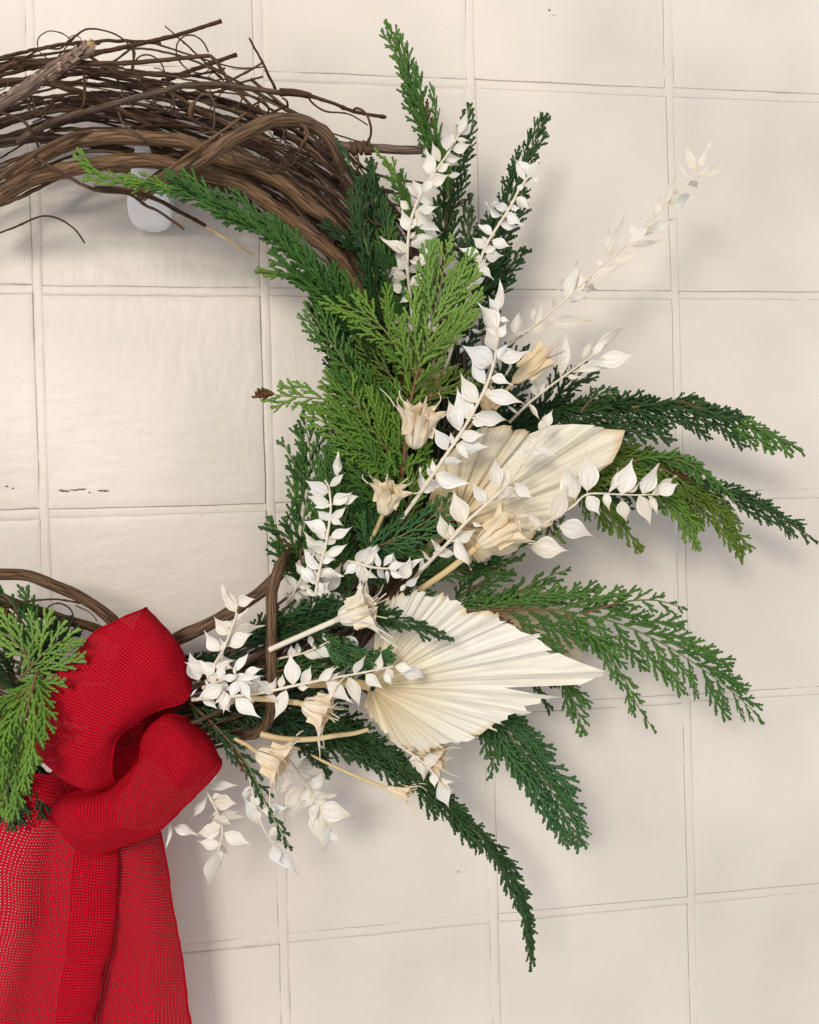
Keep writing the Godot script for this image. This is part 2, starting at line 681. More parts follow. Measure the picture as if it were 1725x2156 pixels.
# ---------------------------------------------------------------- the grapevine wreath
func vine(parent: Node3D, called: String, raw: PackedVector3Array, r: float, tint: Color, opt := {}) -> void:
	var step: float = clampf(r * 1.6, 0.0022, 0.0065)
	var p := even(smooth(raw, 10), step)
	if p.size() < 3:
		return
	var n := p.size()
	var rad := PackedFloat32Array()
	var col := PackedColorArray()
	var knot := rf(0.02, 0.06)
	var run := 0.0
	var swell := 0.0
	var end_r: float = opt.get("end", 0.75)
	var rough: float = opt.get("rough", 0.07 if r < 0.004 else 0.02)
	var wob: float = opt.get("wobble", 0.25 if r < 0.004 else 0.07)
	var a := rf(0, 50)
	var f := FastNoiseLite.new()
	f.seed = rng.randi() % 1000
	f.frequency = 0.22
	for i in n:
		run += step
		var t := float(i) / (n - 1)
		var q := r * lerpf(1.0, end_r, t) * (1.0 + rough * rf(-1, 1) + 0.10 * f.get_noise_1d(i))
		if run > knot:
			swell = 1.0
			run = 0.0
			knot = rf(0.03, 0.085)
		if swell > 0.0:
			q *= 1.0 + (0.34 if r < 0.004 else 0.13) * sin(swell * PI)
			swell -= step / maxf(0.004, r * 1.6)
		rad.append(q)
		p[i] += Vector3(f.get_noise_2d(i, a), f.get_noise_2d(i, a + 40.0), f.get_noise_2d(i, a + 80.0)) * r * wob * 2.0
		var s := 1.0 + 0.25 * f.get_noise_2d(i * 0.7, a + 120.0)
		col.append(Color(tint.r * s, tint.g * s, tint.b * s))
	var mb := MB.new()
	mb.tube(p, rad, 6 if r < 0.003 else 9, col, rf(0.85, 1.0))
	if opt.get("shift", false):
		for i in mb.v.size():
			mb.v[i] -= parent.position
	part(called, mb.mesh(), M.bark, parent)


const TWIG := Color(0.118, 0.064, 0.042)
const GREY := Color(0.165, 0.112, 0.084)
const TAN := Color(0.245, 0.148, 0.085)
const BARK := Color(0.29, 0.20, 0.16)


func build_wreath() -> void:
	frame(0, 0, 1)
	var mid := at(255, 872, 0.052)
	var o := thing("grapevine_wreath", "round wreath of twisted brown grapevine hanging from the white hook", "wreath", Vector3.ZERO)
	var add := func(called: String, pts: Array, r: float, tint: Color, opt := {}) -> void:
		vine(o, called, ats(pts), r * PX, tint, opt)
	# the wound strands
	for k in 104:
		var a0 := rf(0, TAU) if k > 36 else rf(0.6, 2.3)
		var span := rf(1.3, 4.2)
		var q0 := sqrt(rf(0.03, 1.0))
		var q1 := clampf(q0 + rf(-0.4, 0.4), 0.1, 1.05)
		var turn0 := rf(0, TAU)
		var wind := rf(-1.1, 1.1)
		var waves := rf(2.0, 6.0)
		var pts := PackedVector3Array()
		var steps := int(span * 9.0)
		for i in steps + 1:
			var t := float(i) / steps
			var th := a0 - span * t
			var q := lerpf(q0, q1, t) + 0.10 * sin(th * waves * 1.7 + q0 * 30.0)
			var psi := turn0 + wind * span * t + 0.35 * sin(th * waves + turn0)
			# the ring is thicker and looser at its upper left than on the right
			var fat := 1.0 + 0.16 * sin(th - 0.2)
			var rr := 0.2535 + cos(psi) * q * 0.047 * fat
			pts.append(mid + Vector3(cos(th) * rr, sin(th) * rr * 1.0, sin(psi) * q * 0.036))
		var thick := rf(1.8, 5.2) if k % 9 else rf(6.0, 8.5)
		var tint: Color = [TWIG, GREY, TWIG.lerp(TAN, 0.4), GREY.lerp(TAN, 0.3)][k % 4]
		var s := rf(0.75, 1.2)
		vine(o, "vine", pts, thick * PX, Color(tint.r * s, tint.g * s, tint.b * s), {"end": rf(0.55, 0.9)})
	# heavy canes on the inside of the ring
	add.call("cane", [[-60, 450, 0.06], [0, 411, 0.07], [67, 375, 0.085], [157, 354, 0.095], [252, 340, 0.1], [322, 339, 0.1], [392, 356, 0.095], [498, 386, 0.09], [554, 420, 0.085], [624, 473, 0.085], [694, 526, 0.085], [735, 570, 0.08], [775, 660, 0.07], [800, 760, 0.06]], 14.5, TAN, {"end": 0.9})
	add.call("cane", [[20, 372, 0.055], [95, 325, 0.085], [157, 296, 0.1], [224, 288, 0.105], [308, 292, 0.105], [392, 300, 0.1], [462, 334, 0.09], [526, 353, 0.09], [571, 372, 0.09], [610, 398, 0.09], [652, 437, 0.085], [694, 464, 0.08], [740, 520, 0.07], [790, 620, 0.055]], 14.5, TAN, {"end": 0.85})
	add.call("cane", [[300, 408, 0.06], [345, 374, 0.09], [414, 345, 0.11], [484, 297, 0.125], [554, 262, 0.125], [621, 254, 0.115], [666, 268, 0.105], [694, 293, 0.1], [716, 340, 0.085], [735, 410, 0.06], [770, 500, 0.04]], 15.5, TAN.lerp(GREY, 0.35), {"end": 0.75, "rough": 0.02})
	add.call("cane", [[-50, 1206, 0.075], [0, 1209, 0.08], [64, 1213, 0.085], [128, 1238, 0.085], [186, 1266, 0.085], [243, 1312, 0.08], [300, 1375, 0.06]], 11.0, TAN.lerp(TWIG, 0.4), {"end": 1.0, "rough": 0.02})
	add.call("cane", [[-50, 1235, 0.05], [0, 1258, 0.055], [96, 1292, 0.06], [192, 1320, 0.06], [260, 1350, 0.055], [360, 1395, 0.045]], 11, TWIG.lerp(TAN, 0.2), {"end": 0.8})
	add.call("cane", [[300, 1385, 0.05], [368, 1348, 0.06], [448, 1311, 0.065], [552, 1244, 0.065], [620, 1170, 0.06], [700, 1060, 0.05], [740, 930, 0.04]], 14, TAN.lerp(GREY, 0.4), {"end": 0.9, "rough": 0.02})
	add.call("binding_vine", [[640, 1150, 0.03], [606, 1168, 0.07], [588, 1196, 0.108], [572, 1249, 0.118], [573, 1291, 0.12], [572, 1375, 0.122], [572, 1431, 0.122], [572, 1487, 0.115], [563, 1523, 0.1], [541, 1542, 0.085], [510, 1548, 0.06]], 11.5, TAN.lerp(GREY, 0.35), {"end": 1.0, "rough": 0.02})
	# a broken branch with scaly bark
	add.call("broken_branch", [[-60, 260, 0.095], [-20, 232, 0.1], [40, 196, 0.108], [100, 154, 0.114], [150, 120, 0.118], [190, 98, 0.122]], 12.0, BARK, {"end": 0.95, "rough": 0.16, "wobble": 0.12})
	for k in 150:
		# lifting plates of bark
		var t := rf(0, 1)
		var c := at(lerpf(-10, 190, t), lerpf(228, 98, t), lerpf(0.1, 0.122, t))
		var ax := (at(190, 98, 0.122) - at(-10, 228, 0.1)).normalized()
		var up := ax.cross(Vector3.BACK).normalized()
		var th := rf(-0.3, PI + 0.3)
		var nor := up * cos(th) + Vector3.BACK * sin(th)
		var sd := ax.cross(nor)
		var mb := MB.new()
		var l := rf(0.0015, 0.0042)
		var w := rf(0.0007, 0.0016)
		var b := c + nor * 11.7 * PX
		var sh := rf(0.7, 1.7)
		var col := Color(BARK.r * sh, BARK.g * sh, BARK.b * sh)
		mb.flat_tri(b - ax * l - sd * w, b - ax * l + sd * w, b + ax * l + sd * w * 0.7 + nor * 0.0011, col)
		mb.flat_tri(b - ax * l - sd * w, b + ax * l + sd * w * 0.7 + nor * 0.0011, b + ax * l * 0.9 - sd * w * 0.8 + nor * 0.0008, col)
		part("bark_flake", mb.mesh(), M.bark, o)
	var raw := MB.new()
	var be := at(190, 98, 0.122)
	var bd := (at(200, 88, 0.124) - be).normalized()
	var bu := bd.cross(Vector3.BACK).normalized()
	for k in 9:
		var th := TAU * k / 9.0
		var off := (bu * cos(th) + Vector3.BACK * sin(th)) * 7.0 * PX
		var len := rf(0.001, 0.0055)
		raw.tube(PackedVector3Array([be + off * 0.9 - bd * 0.002, be + off + bd * len]), PackedFloat32Array([0.0019, 0.0006]), 5, flat_colors(2, Color.WHITE))
	raw.tube(PackedVector3Array([be - bd * 0.002, be + bd * 0.0018]), PackedFloat32Array([0.0044, 0.0036]), 8, flat_colors(2, Color(0.9, 0.9, 0.9)))
	part("broken_end", raw.mesh(), M.raw_wood, o)
	# twigs that stand out of the ring
	var tw := [
		[[[120, 165, 0.09], [179, 120, 0.1], [274, 97, 0.1], [380, 72, 0.095], [466, 44, 0.09]], 5.0, TWIG, 0.8],
		[[[-30, 160, 0.09], [0, 148, 0.09], [28, 134, 0.09], [84, 132, 0.092], [196, 133, 0.095], [280, 132, 0.1], [370, 124, 0.1], [440, 117, 0.1]], 5.2, TWIG.lerp(TAN, 0.3), 0.8],
		[[[440, 117, 0.1], [454, 127, 0.1], [483, 171, 0.09], [534, 226, 0.08], [579, 246, 0.07]], 3.6, TAN.lerp(TWIG, 0.4), 0.8],
		[[[330, 178, 0.05], [361, 165, 0.055], [420, 142, 0.045], [498, 115, 0.035]], 5.2, TWIG, 0.95],
		[[[40, 300, 0.085], [112, 256, 0.105], [252, 216, 0.115], [340, 192, 0.115], [414, 178, 0.112], [500, 183, 0.105], [593, 196, 0.1]], 7.0, GREY, 0.75],
		[[[590, 195, 0.1], [625, 195, 0.1], [655, 203, 0.098]], 8.0, TWIG, 0.7],
		[[[650, 201, 0.1], [700, 217, 0.098], [739, 233, 0.095], [775, 241, 0.09], [813, 247, 0.088]], 4.0, TWIG, 0.85],
		[[[650, 205, 0.1], [660, 219, 0.1], [686, 234, 0.1], [730, 239, 0.1], [757, 252, 0.1], [775, 264, 0.1]], 2.2, TWIG, 0.6],
		[[[742, 236, 0.095], [750, 228, 0.105], [768, 236, 0.11], [779, 258, 0.108], [781, 284, 0.1], [770, 306, 0.09]], 2.6, TAN.lerp(TWIG, 0.5), 0.9],
		[[[36, 132, 0.092], [70, 112, 0.1], [95, 102, 0.105], [126, 102, 0.105], [151, 82, 0.1], [182, 62, 0.095], [218, 64, 0.09], [252, 77, 0.09], [276, 99, 0.095], [281, 120, 0.1], [277, 142, 0.1]], 2.1, TWIG, 0.8],
		[[[276, 96, 0.1], [284, 110, 0.104], [281, 128, 0.102], [278, 146, 0.1]], 2.0, TWIG, 0.9],
		[[[-20, 390, 0.09], [20, 360, 0.1], [78, 321, 0.108], [120, 298, 0.112], [157, 282, 0.112], [196, 276, 0.108]], 5.5, TAN.lerp(TWIG, 0.45), 0.7],
		[[[330, 376, 0.115], [400, 324, 0.122], [483, 266, 0.125], [518, 238, 0.118]], 3.6, TAN, 0.9],
		[[[60, 325, 0.1], [78, 333, 0.105], [134, 367, 0.112], [202, 400, 0.11], [269, 408, 0.1], [310, 434, 0.095], [336, 446, 0.095], [388, 483, 0.09]], 3.6, GREY.lerp(TWIG, 0.5), 0.7],
		[[[200, 396, 0.1], [260, 400, 0.095], [316, 414, 0.09], [380, 446, 0.085], [434, 476, 0.08]], 5.0, TWIG, 0.8],
		[[[-20, 494, 0.06], [0, 490, 0.06], [42, 474, 0.06], [84, 456, 0.06], [120, 459, 0.06], [157, 482, 0.06], [179, 512, 0.06]], 2.1, TWIG, 0.8],
		[[[690, 308, 0.075], [722, 311, 0.08], [800, 313, 0.085], [850, 315, 0.085], [892, 316, 0.085]], 9.5, BARK, 0.85],
		[[[560, 244, 0.085], [588, 230, 0.085], [608, 222, 0.085]], 3.0, TWIG, 0.8],
		[[[606, 224, 0.085], [604, 212, 0.085], [594, 206, 0.085]], 2.4, TWIG, 0.8],
		[[[524, 232, 0.1], [540, 217, 0.105], [558, 216, 0.11], [566, 232, 0.105], [558, 252, 0.09]], 2.4, TWIG, 0.9],
		[[[250, 236, 0.118], [262, 262, 0.12], [290, 282, 0.118], [312, 300, 0.11]], 2.2, GREY, 0.8],
		[[[0, 236, 0.105], [40, 250, 0.11], [62, 268, 0.11], [82, 310, 0.1]], 3.0, TWIG, 0.7],
		[[[-10, 1248, 0.09], [20, 1262, 0.095], [40, 1300, 0.1], [48, 1352, 0.11], [44, 1398, 0.112], [32, 1424, 0.1]], 2.6, GREY, 0.7],
		[[[96, 1285, 0.085], [106, 1275, 0.1], [124, 1270, 0.105], [146, 1280, 0.105], [154, 1300, 0.1], [142, 1328, 0.085]], 1.8, GREY, 0.9],
		[[[0, 1278, 0.09], [60, 1266, 0.095], [120, 1262, 0.092], [170, 1270, 0.085]], 2.2, TWIG, 0.8],
		[[[160, 1275, 0.085], [190, 1290, 0.09], [205, 1308, 0.09]], 1.6, TAN, 0.9],
		[[[905, 470, 0.06], [930, 452, 0.065], [970, 430, 0.07], [990, 416, 0.07]], 2.6, TWIG, 0.9],
		[[[935, 560, 0.06], [950, 535, 0.065], [965, 520, 0.065], [985, 513, 0.06]], 2.8, TWIG, 0.9],
		[[[700, 372, 0.05], [760, 390, 0.05], [830, 403, 0.05]], 5.0, GREY, 0.7],
		[[[700, 340, 0.05], [780, 395, 0.05], [860, 410, 0.05]], 3.5, GREY, 0.7],
		[[[800, 440, 0.06], [850, 470, 0.06], [890, 455, 0.06]], 4.0, TWIG, 0.7],
		[[[170, 232, 0.11], [178, 212, 0.118], [178, 158, 0.11]], 3.0, TWIG, 0.9],
		[[[60, 225, 0.112], [66, 236, 0.116], [86, 240, 0.116], [112, 214, 0.11]], 3.0, TWIG, 0.8],
		[[[404, 246, 0.112], [402, 232, 0.118], [408, 216, 0.118]], 7.0, TAN, 0.7],
		[[[410, 216, 0.118], [425, 200, 0.12], [446, 205, 0.12], [452, 240, 0.12], [450, 270, 0.118], [436, 280, 0.116], [405, 278, 0.115]], 2.2, GREY, 0.8],
	]
	for q in tw:
		add.call("twig", q[0], q[1], q[2], {"end": q[3], "wobble": 0.12})
	add.call("twig_end", [[462, 46, 0.09], [467, 43, 0.09], [472, 42, 0.09]], 7.5, TWIG, {"end": 1.1})
	add.call("peeled_twig", [[432, 475, 0.08], [460, 492, 0.078], [500, 518, 0.075], [535, 538, 0.072]], 3.6, Color(1.05, 0.72, 0.42), {"end": 0.7, "wobble": 0.1})
	# coil of tendril wound round the short side branch
	for w in [[738, 764, 4.5], [766, 782, 2.5]]:
		var cp := PackedVector3Array()
		for i in int(w[2] * 10) + 1:
			var t: float = i / (w[2] * 10.0)
			var th: float = t * w[2] * TAU
			cp.append(at(lerpf(w[0], w[1], t) + sin(th * 0.37) * 2.0, 312 - cos(th) * 12.5, 0.084 + sin(th) * 12.5 * PX))
		vine(o, "tendril", cp, 3.4 * PX, TAN.lerp(TWIG, 0.4), {"end": 0.9})
	add.call("tendril", [[752, 326, 0.088], [756, 345, 0.085], [748, 366, 0.08], [738, 376, 0.075]], 2.8, TAN.lerp(TWIG, 0.4))
	add.call("tendril", [[632, 262, 0.115], [642, 268, 0.125], [648, 282, 0.125], [640, 298, 0.12], [630, 318, 0.11]], 3.6, TAN)
	add.call("tendril", [[640, 305, 0.115], [665, 320, 0.118], [690, 345, 0.115], [702, 362, 0.1]], 3.0, TAN.lerp(TWIG, 0.4))
	# loose curls caught between the strands
	for k in 26:
		var th := rf(0.35, 1.9)
		var rr := rf(0.225, 0.29)
		var c := mid + Vector3(cos(th) * rr, sin(th) * rr, rf(0.02, 0.052))
		var cp := PackedVector3Array()
		var a0 := rf(0, TAU)
		var turns := rf(0.5, 1.6)
		var size := rf(0.006, 0.02)
		var along := Vector3(-sin(th), cos(th), 0) * rf(-0.03, 0.03)
		for i in 13:
			var t := i / 12.0
			var a := a0 + turns * TAU * t
			cp.append(c + Vector3(cos(a), sin(a), sin(a * 0.7) * 0.4) * size * (1.0 - 0.5 * t) + along * t)
		vine(o, "tendril", cp, rf(1.3, 2.1) * PX, GREY.lerp(TWIG, rf(0, 1)), {"end": 0.6})
	for k in 15:
		# loose ends that leave the ring
		var th := rf(0.75, 1.9)
		var rr := rf(0.265, 0.305)
		var c := mid + Vector3(cos(th) * rr, sin(th) * rr, rf(-0.02, 0.035))
		var tang := Vector3(sin(th), -cos(th), 0)
		var outward := Vector3(cos(th), sin(th), 0)
		var l := rf(0.03, 0.10)
		vine(o, "twig", PackedVector3Array([c - tang * l, c, c + tang * l * 0.55 + outward * l * 0.04, c + tang * l + outward * l * rf(0.10, 0.34) + Vector3(0, 0, rf(-0.01, 0.01))]), rf(1.8, 4.2) * PX, TWIG.lerp(GREY, rf(0, 1)), {"end": 0.7, "wobble": 0.15})
	for k in 26:
		# short broken side shoots
		var th := rf(0.2, 1.9)
		var rr := rf(0.215, 0.3)
		var c := mid + Vector3(cos(th) * rr, sin(th) * rr, rf(0.0, 0.04))
		var d := Vector3(-sin(th + rf(-0.7, 0.7)), cos(th + rf(-0.7, 0.7)), rf(-0.1, 0.5)) * rf(-0.05, 0.05)
		vine(o, "side_shoot", PackedVector3Array([c, c + d * 0.5 + Vector3(0, 0, 0.003), c + d]), rf(2.0, 4.0) * PX, TWIG, {"end": 0.6})


# ---------------------------------------------------------------- cedar
# spine: survey points with heights; half: how far the side branchlets reach
func cedar(label: String, spine: Array, half: float, tone: String, opt := {}) -> void:
	var o := thing("cedar_sprig", label, "cedar sprig", Vector3.ZERO, "cedar sprigs tucked into the wreath")
	cedar_limb(o, spine, half, tone, opt)
	for e in opt.get("more", []):
		cedar_limb(o, e[0], e[1], e[2] if e.size() > 2 else tone, opt)


func cedar_limb(o: Node3D, spine: Array, half: float, tone: String, opt: Dictionary) -> void:
	var p := even(smooth(ats(spine), 12), 0.0018)
	var n := p.size()
	if n < 6:
		return
	var mat := cedar_material(tone)
	var mat2 := cedar_material(tone + "_2")
	var dry := cedar_material("brown")
	var tipmat := cedar_material(opt.get("tip", tone))
	var total := n * 0.0018
	var angle: float = opt.get("angle", 0.55)
	var vol: float = opt.get("volume", 0.5)       # 0: one flat spray, 1: bushy all round
	var gap: float = opt.get("gap", 8.5) * PX
	var bare: float = opt.get("bare", 0.0)
	var fall: float = opt.get("fall", 0.0)        # how far branchlets hang
	var base_env: float = opt.get("base", 0.55)
	var face: Vector3 = opt.get("face", Vector3(rf(-0.25, 0.25), rf(-0.2, 0.2), 1)).normalized()
	var sr: float = opt.get("stem", 2.6) * PX
	var rad := PackedFloat32Array()
	var col := PackedColorArray()
	var brown: float = opt.get("brown", 0.35)
	for i in n:
		var t := float(i) / (n - 1)
		rad.append(sr * lerpf(1.0, 0.40, t) * (1.0 + rf(-0.06, 0.06)))
		col.append(Color(0.20, 0.095, 0.045).lerp(Color(0.15, 0.19, 0.05), smoothstep(brown - 0.12, brown + 0.12, t)))
	var mb := MB.new()
	mb.tube(p, rad, 6, col)
	part("stem", mb.mesh(), M.cedar_stem, o)
	var run := total * bare
	var s := 1.0 if rng.randf() < 0.5 else -1.0
	while run < total * 0.985:
		var t := run / total
		var i := clampi(int(t * (n - 1)), 0, n - 2)
		var ax := (p[mini(i + 3, n - 1)] - p[maxi(i - 3, 0)]).normalized()
		s = -s
		var tt := (t - bare) / (1.0 - bare)
		var env := (base_env + (1.0 - base_env) * smoothstep(0.0, 0.35, tt)) * pow(1.0 - tt, 0.62) + 0.12
		var l := half * PX * env * rf(0.62, 1.2) / maxf(sin(angle), 0.45)
		l = minf(l, total * (1.0 - t) * 1.05 + 14 * PX)
		var out := face.cross(ax).normalized() * s
		var nor := ax.cross(out).normalized()
		if nor.dot(face) < 0.0:
			nor = -nor
		var roll := rf(-1, 1) * (0.25 + vol * 1.05)
		out = out.rotated(ax, roll if s > 0 else -roll)
		var an := angle * rf(0.85, 1.15)
		var d := (ax * cos(an) + out * sin(an) + Vector3(0, -fall, 0)).normalized()
		twig(o, p[i], d, nor.rotated(ax, roll * 0.6).rotated(d, rf(-0.35, 0.35)), s, l, (dry if rng.randf() < 0.018 else mat if rng.randf() < 0.6 else mat2) if t < 0.7 else tipmat)
		if vol > 0.35 and rng.randf() < vol * 0.8:
			# branchlets towards the viewer fill the middle of bushy sprigs
			var o2 := (nor + out * rf(-0.8, 0.8)).normalized()
			var d2 := (ax * cos(an * 0.75) + o2 * sin(an * 0.75) + Vector3(0, -fall, 0)).normalized()
			twig(o, p[i], d2, (nor - ax * 0.2).rotated(d2, rf(-1.2, 1.2)), s, l * rf(0.5, 0.8), (mat if rng.randf() < 0.5 else mat2) if t < 0.7 else tipmat)
		run += gap * rf(0.8, 1.3) * 1.8
	var e := (p[n - 1] - p[n - 5]).normalized()
	twig(o, p[n - 3], e, face, 1.0, clampf(half * 0.42, 14, 40) * PX, tipmat)


func twig(o: Node3D, p: Vector3, d: Vector3, nor: Vector3, s: float, l: float, mat: Material) -> void:
	if l < 7 * PX:
		return
	var best := 0
	var gap := 1e9
	for k in branchlets.size():
		if branchlets[k][1] == s:
			var g: float = absf(log(branchlets[k][0] / l))
			if g < gap - 0.001:
				gap = g
				best = k
	best += rng.randi() % 3
	var y := d.normalized()
	var z := (nor - y * nor.dot(y)).normalized()
	var x := y.cross(z)
	# s decides which way along the stem the twig curls
	var k: float = clampf(l / branchlets[best][0], 0.75, 1.3)
	if z.z < 0.0:
		x = -x
		z = -z
	part("branchlet", branchlets[best][2], mat, o, Transform3D(Basis(x * k, y * k, z * k), p))


func build_cedar() -> void:
	std("cedar_stem", Color.WHITE, 0.65)
	frame(0, 0, 1)
	# --- deep fillers inside the ring, at its right
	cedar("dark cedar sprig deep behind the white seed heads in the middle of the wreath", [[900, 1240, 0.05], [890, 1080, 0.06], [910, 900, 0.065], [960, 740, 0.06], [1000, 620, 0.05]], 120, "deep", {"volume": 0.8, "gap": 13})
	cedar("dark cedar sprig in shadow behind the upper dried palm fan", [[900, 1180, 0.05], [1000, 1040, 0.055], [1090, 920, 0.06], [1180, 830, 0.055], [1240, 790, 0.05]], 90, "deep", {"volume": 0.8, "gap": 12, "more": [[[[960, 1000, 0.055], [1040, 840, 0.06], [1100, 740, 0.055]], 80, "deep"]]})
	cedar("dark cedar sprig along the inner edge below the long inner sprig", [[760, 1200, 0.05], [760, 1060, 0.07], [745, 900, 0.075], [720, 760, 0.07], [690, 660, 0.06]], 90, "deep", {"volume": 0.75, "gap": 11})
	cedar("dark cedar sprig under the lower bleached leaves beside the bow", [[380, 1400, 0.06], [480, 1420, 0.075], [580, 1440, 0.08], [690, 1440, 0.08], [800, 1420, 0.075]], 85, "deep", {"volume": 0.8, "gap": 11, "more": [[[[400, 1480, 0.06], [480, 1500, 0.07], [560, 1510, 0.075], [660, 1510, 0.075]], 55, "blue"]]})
	cedar("green cedar sprig low between the two dried palm fans", [[820, 1240, 0.06], [900, 1210, 0.075], [980, 1190, 0.08], [1060, 1180, 0.08]], 70, "mid", {"volume": 0.6, "gap": 9})
	# --- upright sprigs at the top
	cedar("tall pointed cedar sprig that reaches the top edge of the picture", [[945, 420, 0.085], [925, 340, 0.095], [893, 255, 0.1], [868, 190, 0.1], [843, 120, 0.098], [815, 50, 0.095]], 50, "leaf", {"angle": 0.42, "volume": 0.6, "gap": 6.5, "brown": 0.05, "base": 0.9})
	cedar("upright cedar sprig behind the uppermost spray of bleached leaves", [[935, 560, 0.06], [938, 480, 0.065], [950, 400, 0.07], [970, 310, 0.075], [990, 225, 0.075]], 46, "dark", {"angle": 0.42, "volume": 0.4, "gap": 7.0, "brown": 0.45, "stem": 5.0, "base": 0.8})
	cedar("dark cedar sprig at upper right with its tip free against the wall", [[960, 700, 0.06], [1010, 580, 0.065], [1050, 480, 0.07], [1090, 380, 0.075], [1120, 310, 0.075], [1146, 250, 0.072]], 56, "dark", {"angle": 0.46, "volume": 0.4, "gap": 7.5, "base": 1.0, "more": [[[[1000, 660, 0.055], [1040, 600, 0.06], [1080, 552, 0.062], [1105, 528, 0.06]], 40, "dark"], [[[985, 610, 0.06], [985, 520, 0.065], [985, 455, 0.068], [988, 412, 0.068]], 34, "dark"]]})
	cedar("fresh green cedar tip beside the end of the bark covered side branch", [[905, 560, 0.065], [880, 480, 0.075], [850, 410, 0.082], [820, 350, 0.088], [790, 316, 0.09]], 32, "leaf", {"angle": 0.45, "volume": 0.4, "gap": 7, "tip": "bright"})
	cedar("thin dark cedar sprig lying over the vines left of the short red stem", [[830, 560, 0.075], [790, 470, 0.09], [755, 390, 0.098], [728, 330, 0.1], [710, 296, 0.1]], 24, "blue", {"angle": 0.36, "volume": 0.5, "gap": 6, "base": 0.9})
	cedar("dark cedar sprig with a red brown stem between the vines and the top bleached spray", [[812, 600, 0.075], [806, 520, 0.085], [796, 450, 0.09], [786, 390, 0.092], [780, 340, 0.09]], 38, "dark", {"angle": 0.40, "volume": 0.5, "gap": 6.5, "bare": 0.25, "brown": 0.5, "stem": 5.2, "base": 0.9})
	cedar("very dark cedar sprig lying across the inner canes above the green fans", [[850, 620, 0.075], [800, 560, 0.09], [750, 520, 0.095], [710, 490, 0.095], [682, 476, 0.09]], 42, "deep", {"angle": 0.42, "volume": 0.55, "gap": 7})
	cedar("dark cedar sprig lying up the right end of the vines, beside the short red stem", [[815, 690, 0.09], [795, 610, 0.104], [775, 530, 0.112], [756, 460, 0.114], [742, 405, 0.112]], 46, "dark", {"angle": 0.42, "volume": 0.5, "gap": 6.5, "base": 0.9})
	cedar("dark cedar sprig between the vines' right end and the lowest leaves of the uppermost spray", [[858, 700, 0.085], [838, 620, 0.098], [822, 540, 0.104], [815, 470, 0.104], [812, 420, 0.102]], 42, "mid", {"angle": 0.42, "volume": 0.45, "gap": 7, "base": 0.9, "tip": "dark"})
	# --- the long sprig along the inside of the ring
	cedar("long cedar sprig lying along the inner vines, its pale tip under the hook", [[780, 730, 0.1], [720, 650, 0.112], [650, 572, 0.12], [575, 502, 0.122], [500, 454, 0.122], [430, 416, 0.12], [350, 392, 0.12], [285, 384, 0.12], [225, 376, 0.12], [190, 350, 0.122], [168, 322, 0.122]], 52, "mid", {"angle": 0.42, "volume": 0.75, "gap": 5.5, "brown": 0.02, "tip": "bright", "base": 1.0, "more": [[[[740, 690, 0.1], [680, 620, 0.105], [620, 585, 0.105], [575, 574, 0.102], [540, 572, 0.1]], 30, "mid"]]})
	cedar("dark cedar sprig hanging below the long inner sprig, tips pointing left", [[840, 900, 0.075], [790, 820, 0.09], [745, 750, 0.098], [700, 690, 0.1], [660, 640, 0.098]], 60, "dark", {"angle": 0.5, "volume": 0.6, "gap": 7})
	# --- the flat bright sprays in the middle
	var flat := Vector3(0.05, 0.18, 1)
	cedar("large light green cedar spray fanned open in front of the upright bleached sprays", [[868, 830, 0.105], [878, 780, 0.12], [900, 715, 0.132], [922, 630, 0.138], [936, 560, 0.138], [943, 520, 0.135]], 100, "light", {"angle": 0.62, "volume": 0.15, "gap": 8.5, "face": flat, "base": 0.55, "brown": 0.15, "more": [[[[885, 775, 0.12], [925, 715, 0.132], [970, 665, 0.135], [1005, 640, 0.132]], 44, "light"], [[[876, 790, 0.12], [835, 730, 0.128], [800, 685, 0.13], [745, 650, 0.128], [690, 640, 0.124]], 62, "bright"]]})
	cedar("bright green cedar spray reaching left over the wall with a brown tip", [[870, 905, 0.1], [800, 870, 0.11], [730, 848, 0.115], [660, 838, 0.115], [600, 834, 0.112], [560, 828, 0.11]], 56, "bright", {"angle": 0.62, "volume": 0.15, "gap": 8.5, "face": flat, "base": 0.9, "brown": 0.1})
	cedar_limb(get_node("cedar_sprig_%03d" % (used["cedar_sprig"] - 1)), [[576, 829, 0.111], [566, 828, 0.111], [556, 827, 0.111], [546, 828, 0.111]], 16, "brown", {"brown": 2.0, "gap": 4.0, "stem": 1.6, "base": 1.0})
	cedar("bright green cedar spray below the leftward spray, pointing up and left", [[850, 1010, 0.1], [810, 940, 0.115], [768, 880, 0.12], [735, 820, 0.12], [705, 770, 0.115]], 74, "bright", {"angle": 0.60, "volume": 0.2, "gap": 8.5, "face": flat, "base": 0.7})
	cedar("green cedar spray on a brown stem left of the open pale seed head", [[845, 1010, 0.11], [852, 950, 0.118], [858, 890, 0.122], [868, 830, 0.124], [882, 775, 0.122], [896, 740, 0.12]], 58, "bright", {"angle": 0.7, "volume": 0.2, "gap": 11, "brown": 0.9, "stem": 4.2, "base": 0.8, "face": flat})
	cedar("leafy cedar spray pointing right between two tan seed heads", [[880, 860, 0.1], [925, 825, 0.11], [970, 805, 0.112], [1010, 795, 0.11]], 34, "olive", {"angle": 0.5, "volume": 0.2, "gap": 8})
	cedar("mid green cedar spray hanging down left of the brown stem in the middle", [[850, 880, 0.1], [800, 930, 0.108], [760, 990, 0.11], [735, 1060, 0.108], [722, 1130, 0.1]], 66, "leaf", {"angle": 0.58, "volume": 0.3, "gap": 9, "face": flat, "base": 0.9})
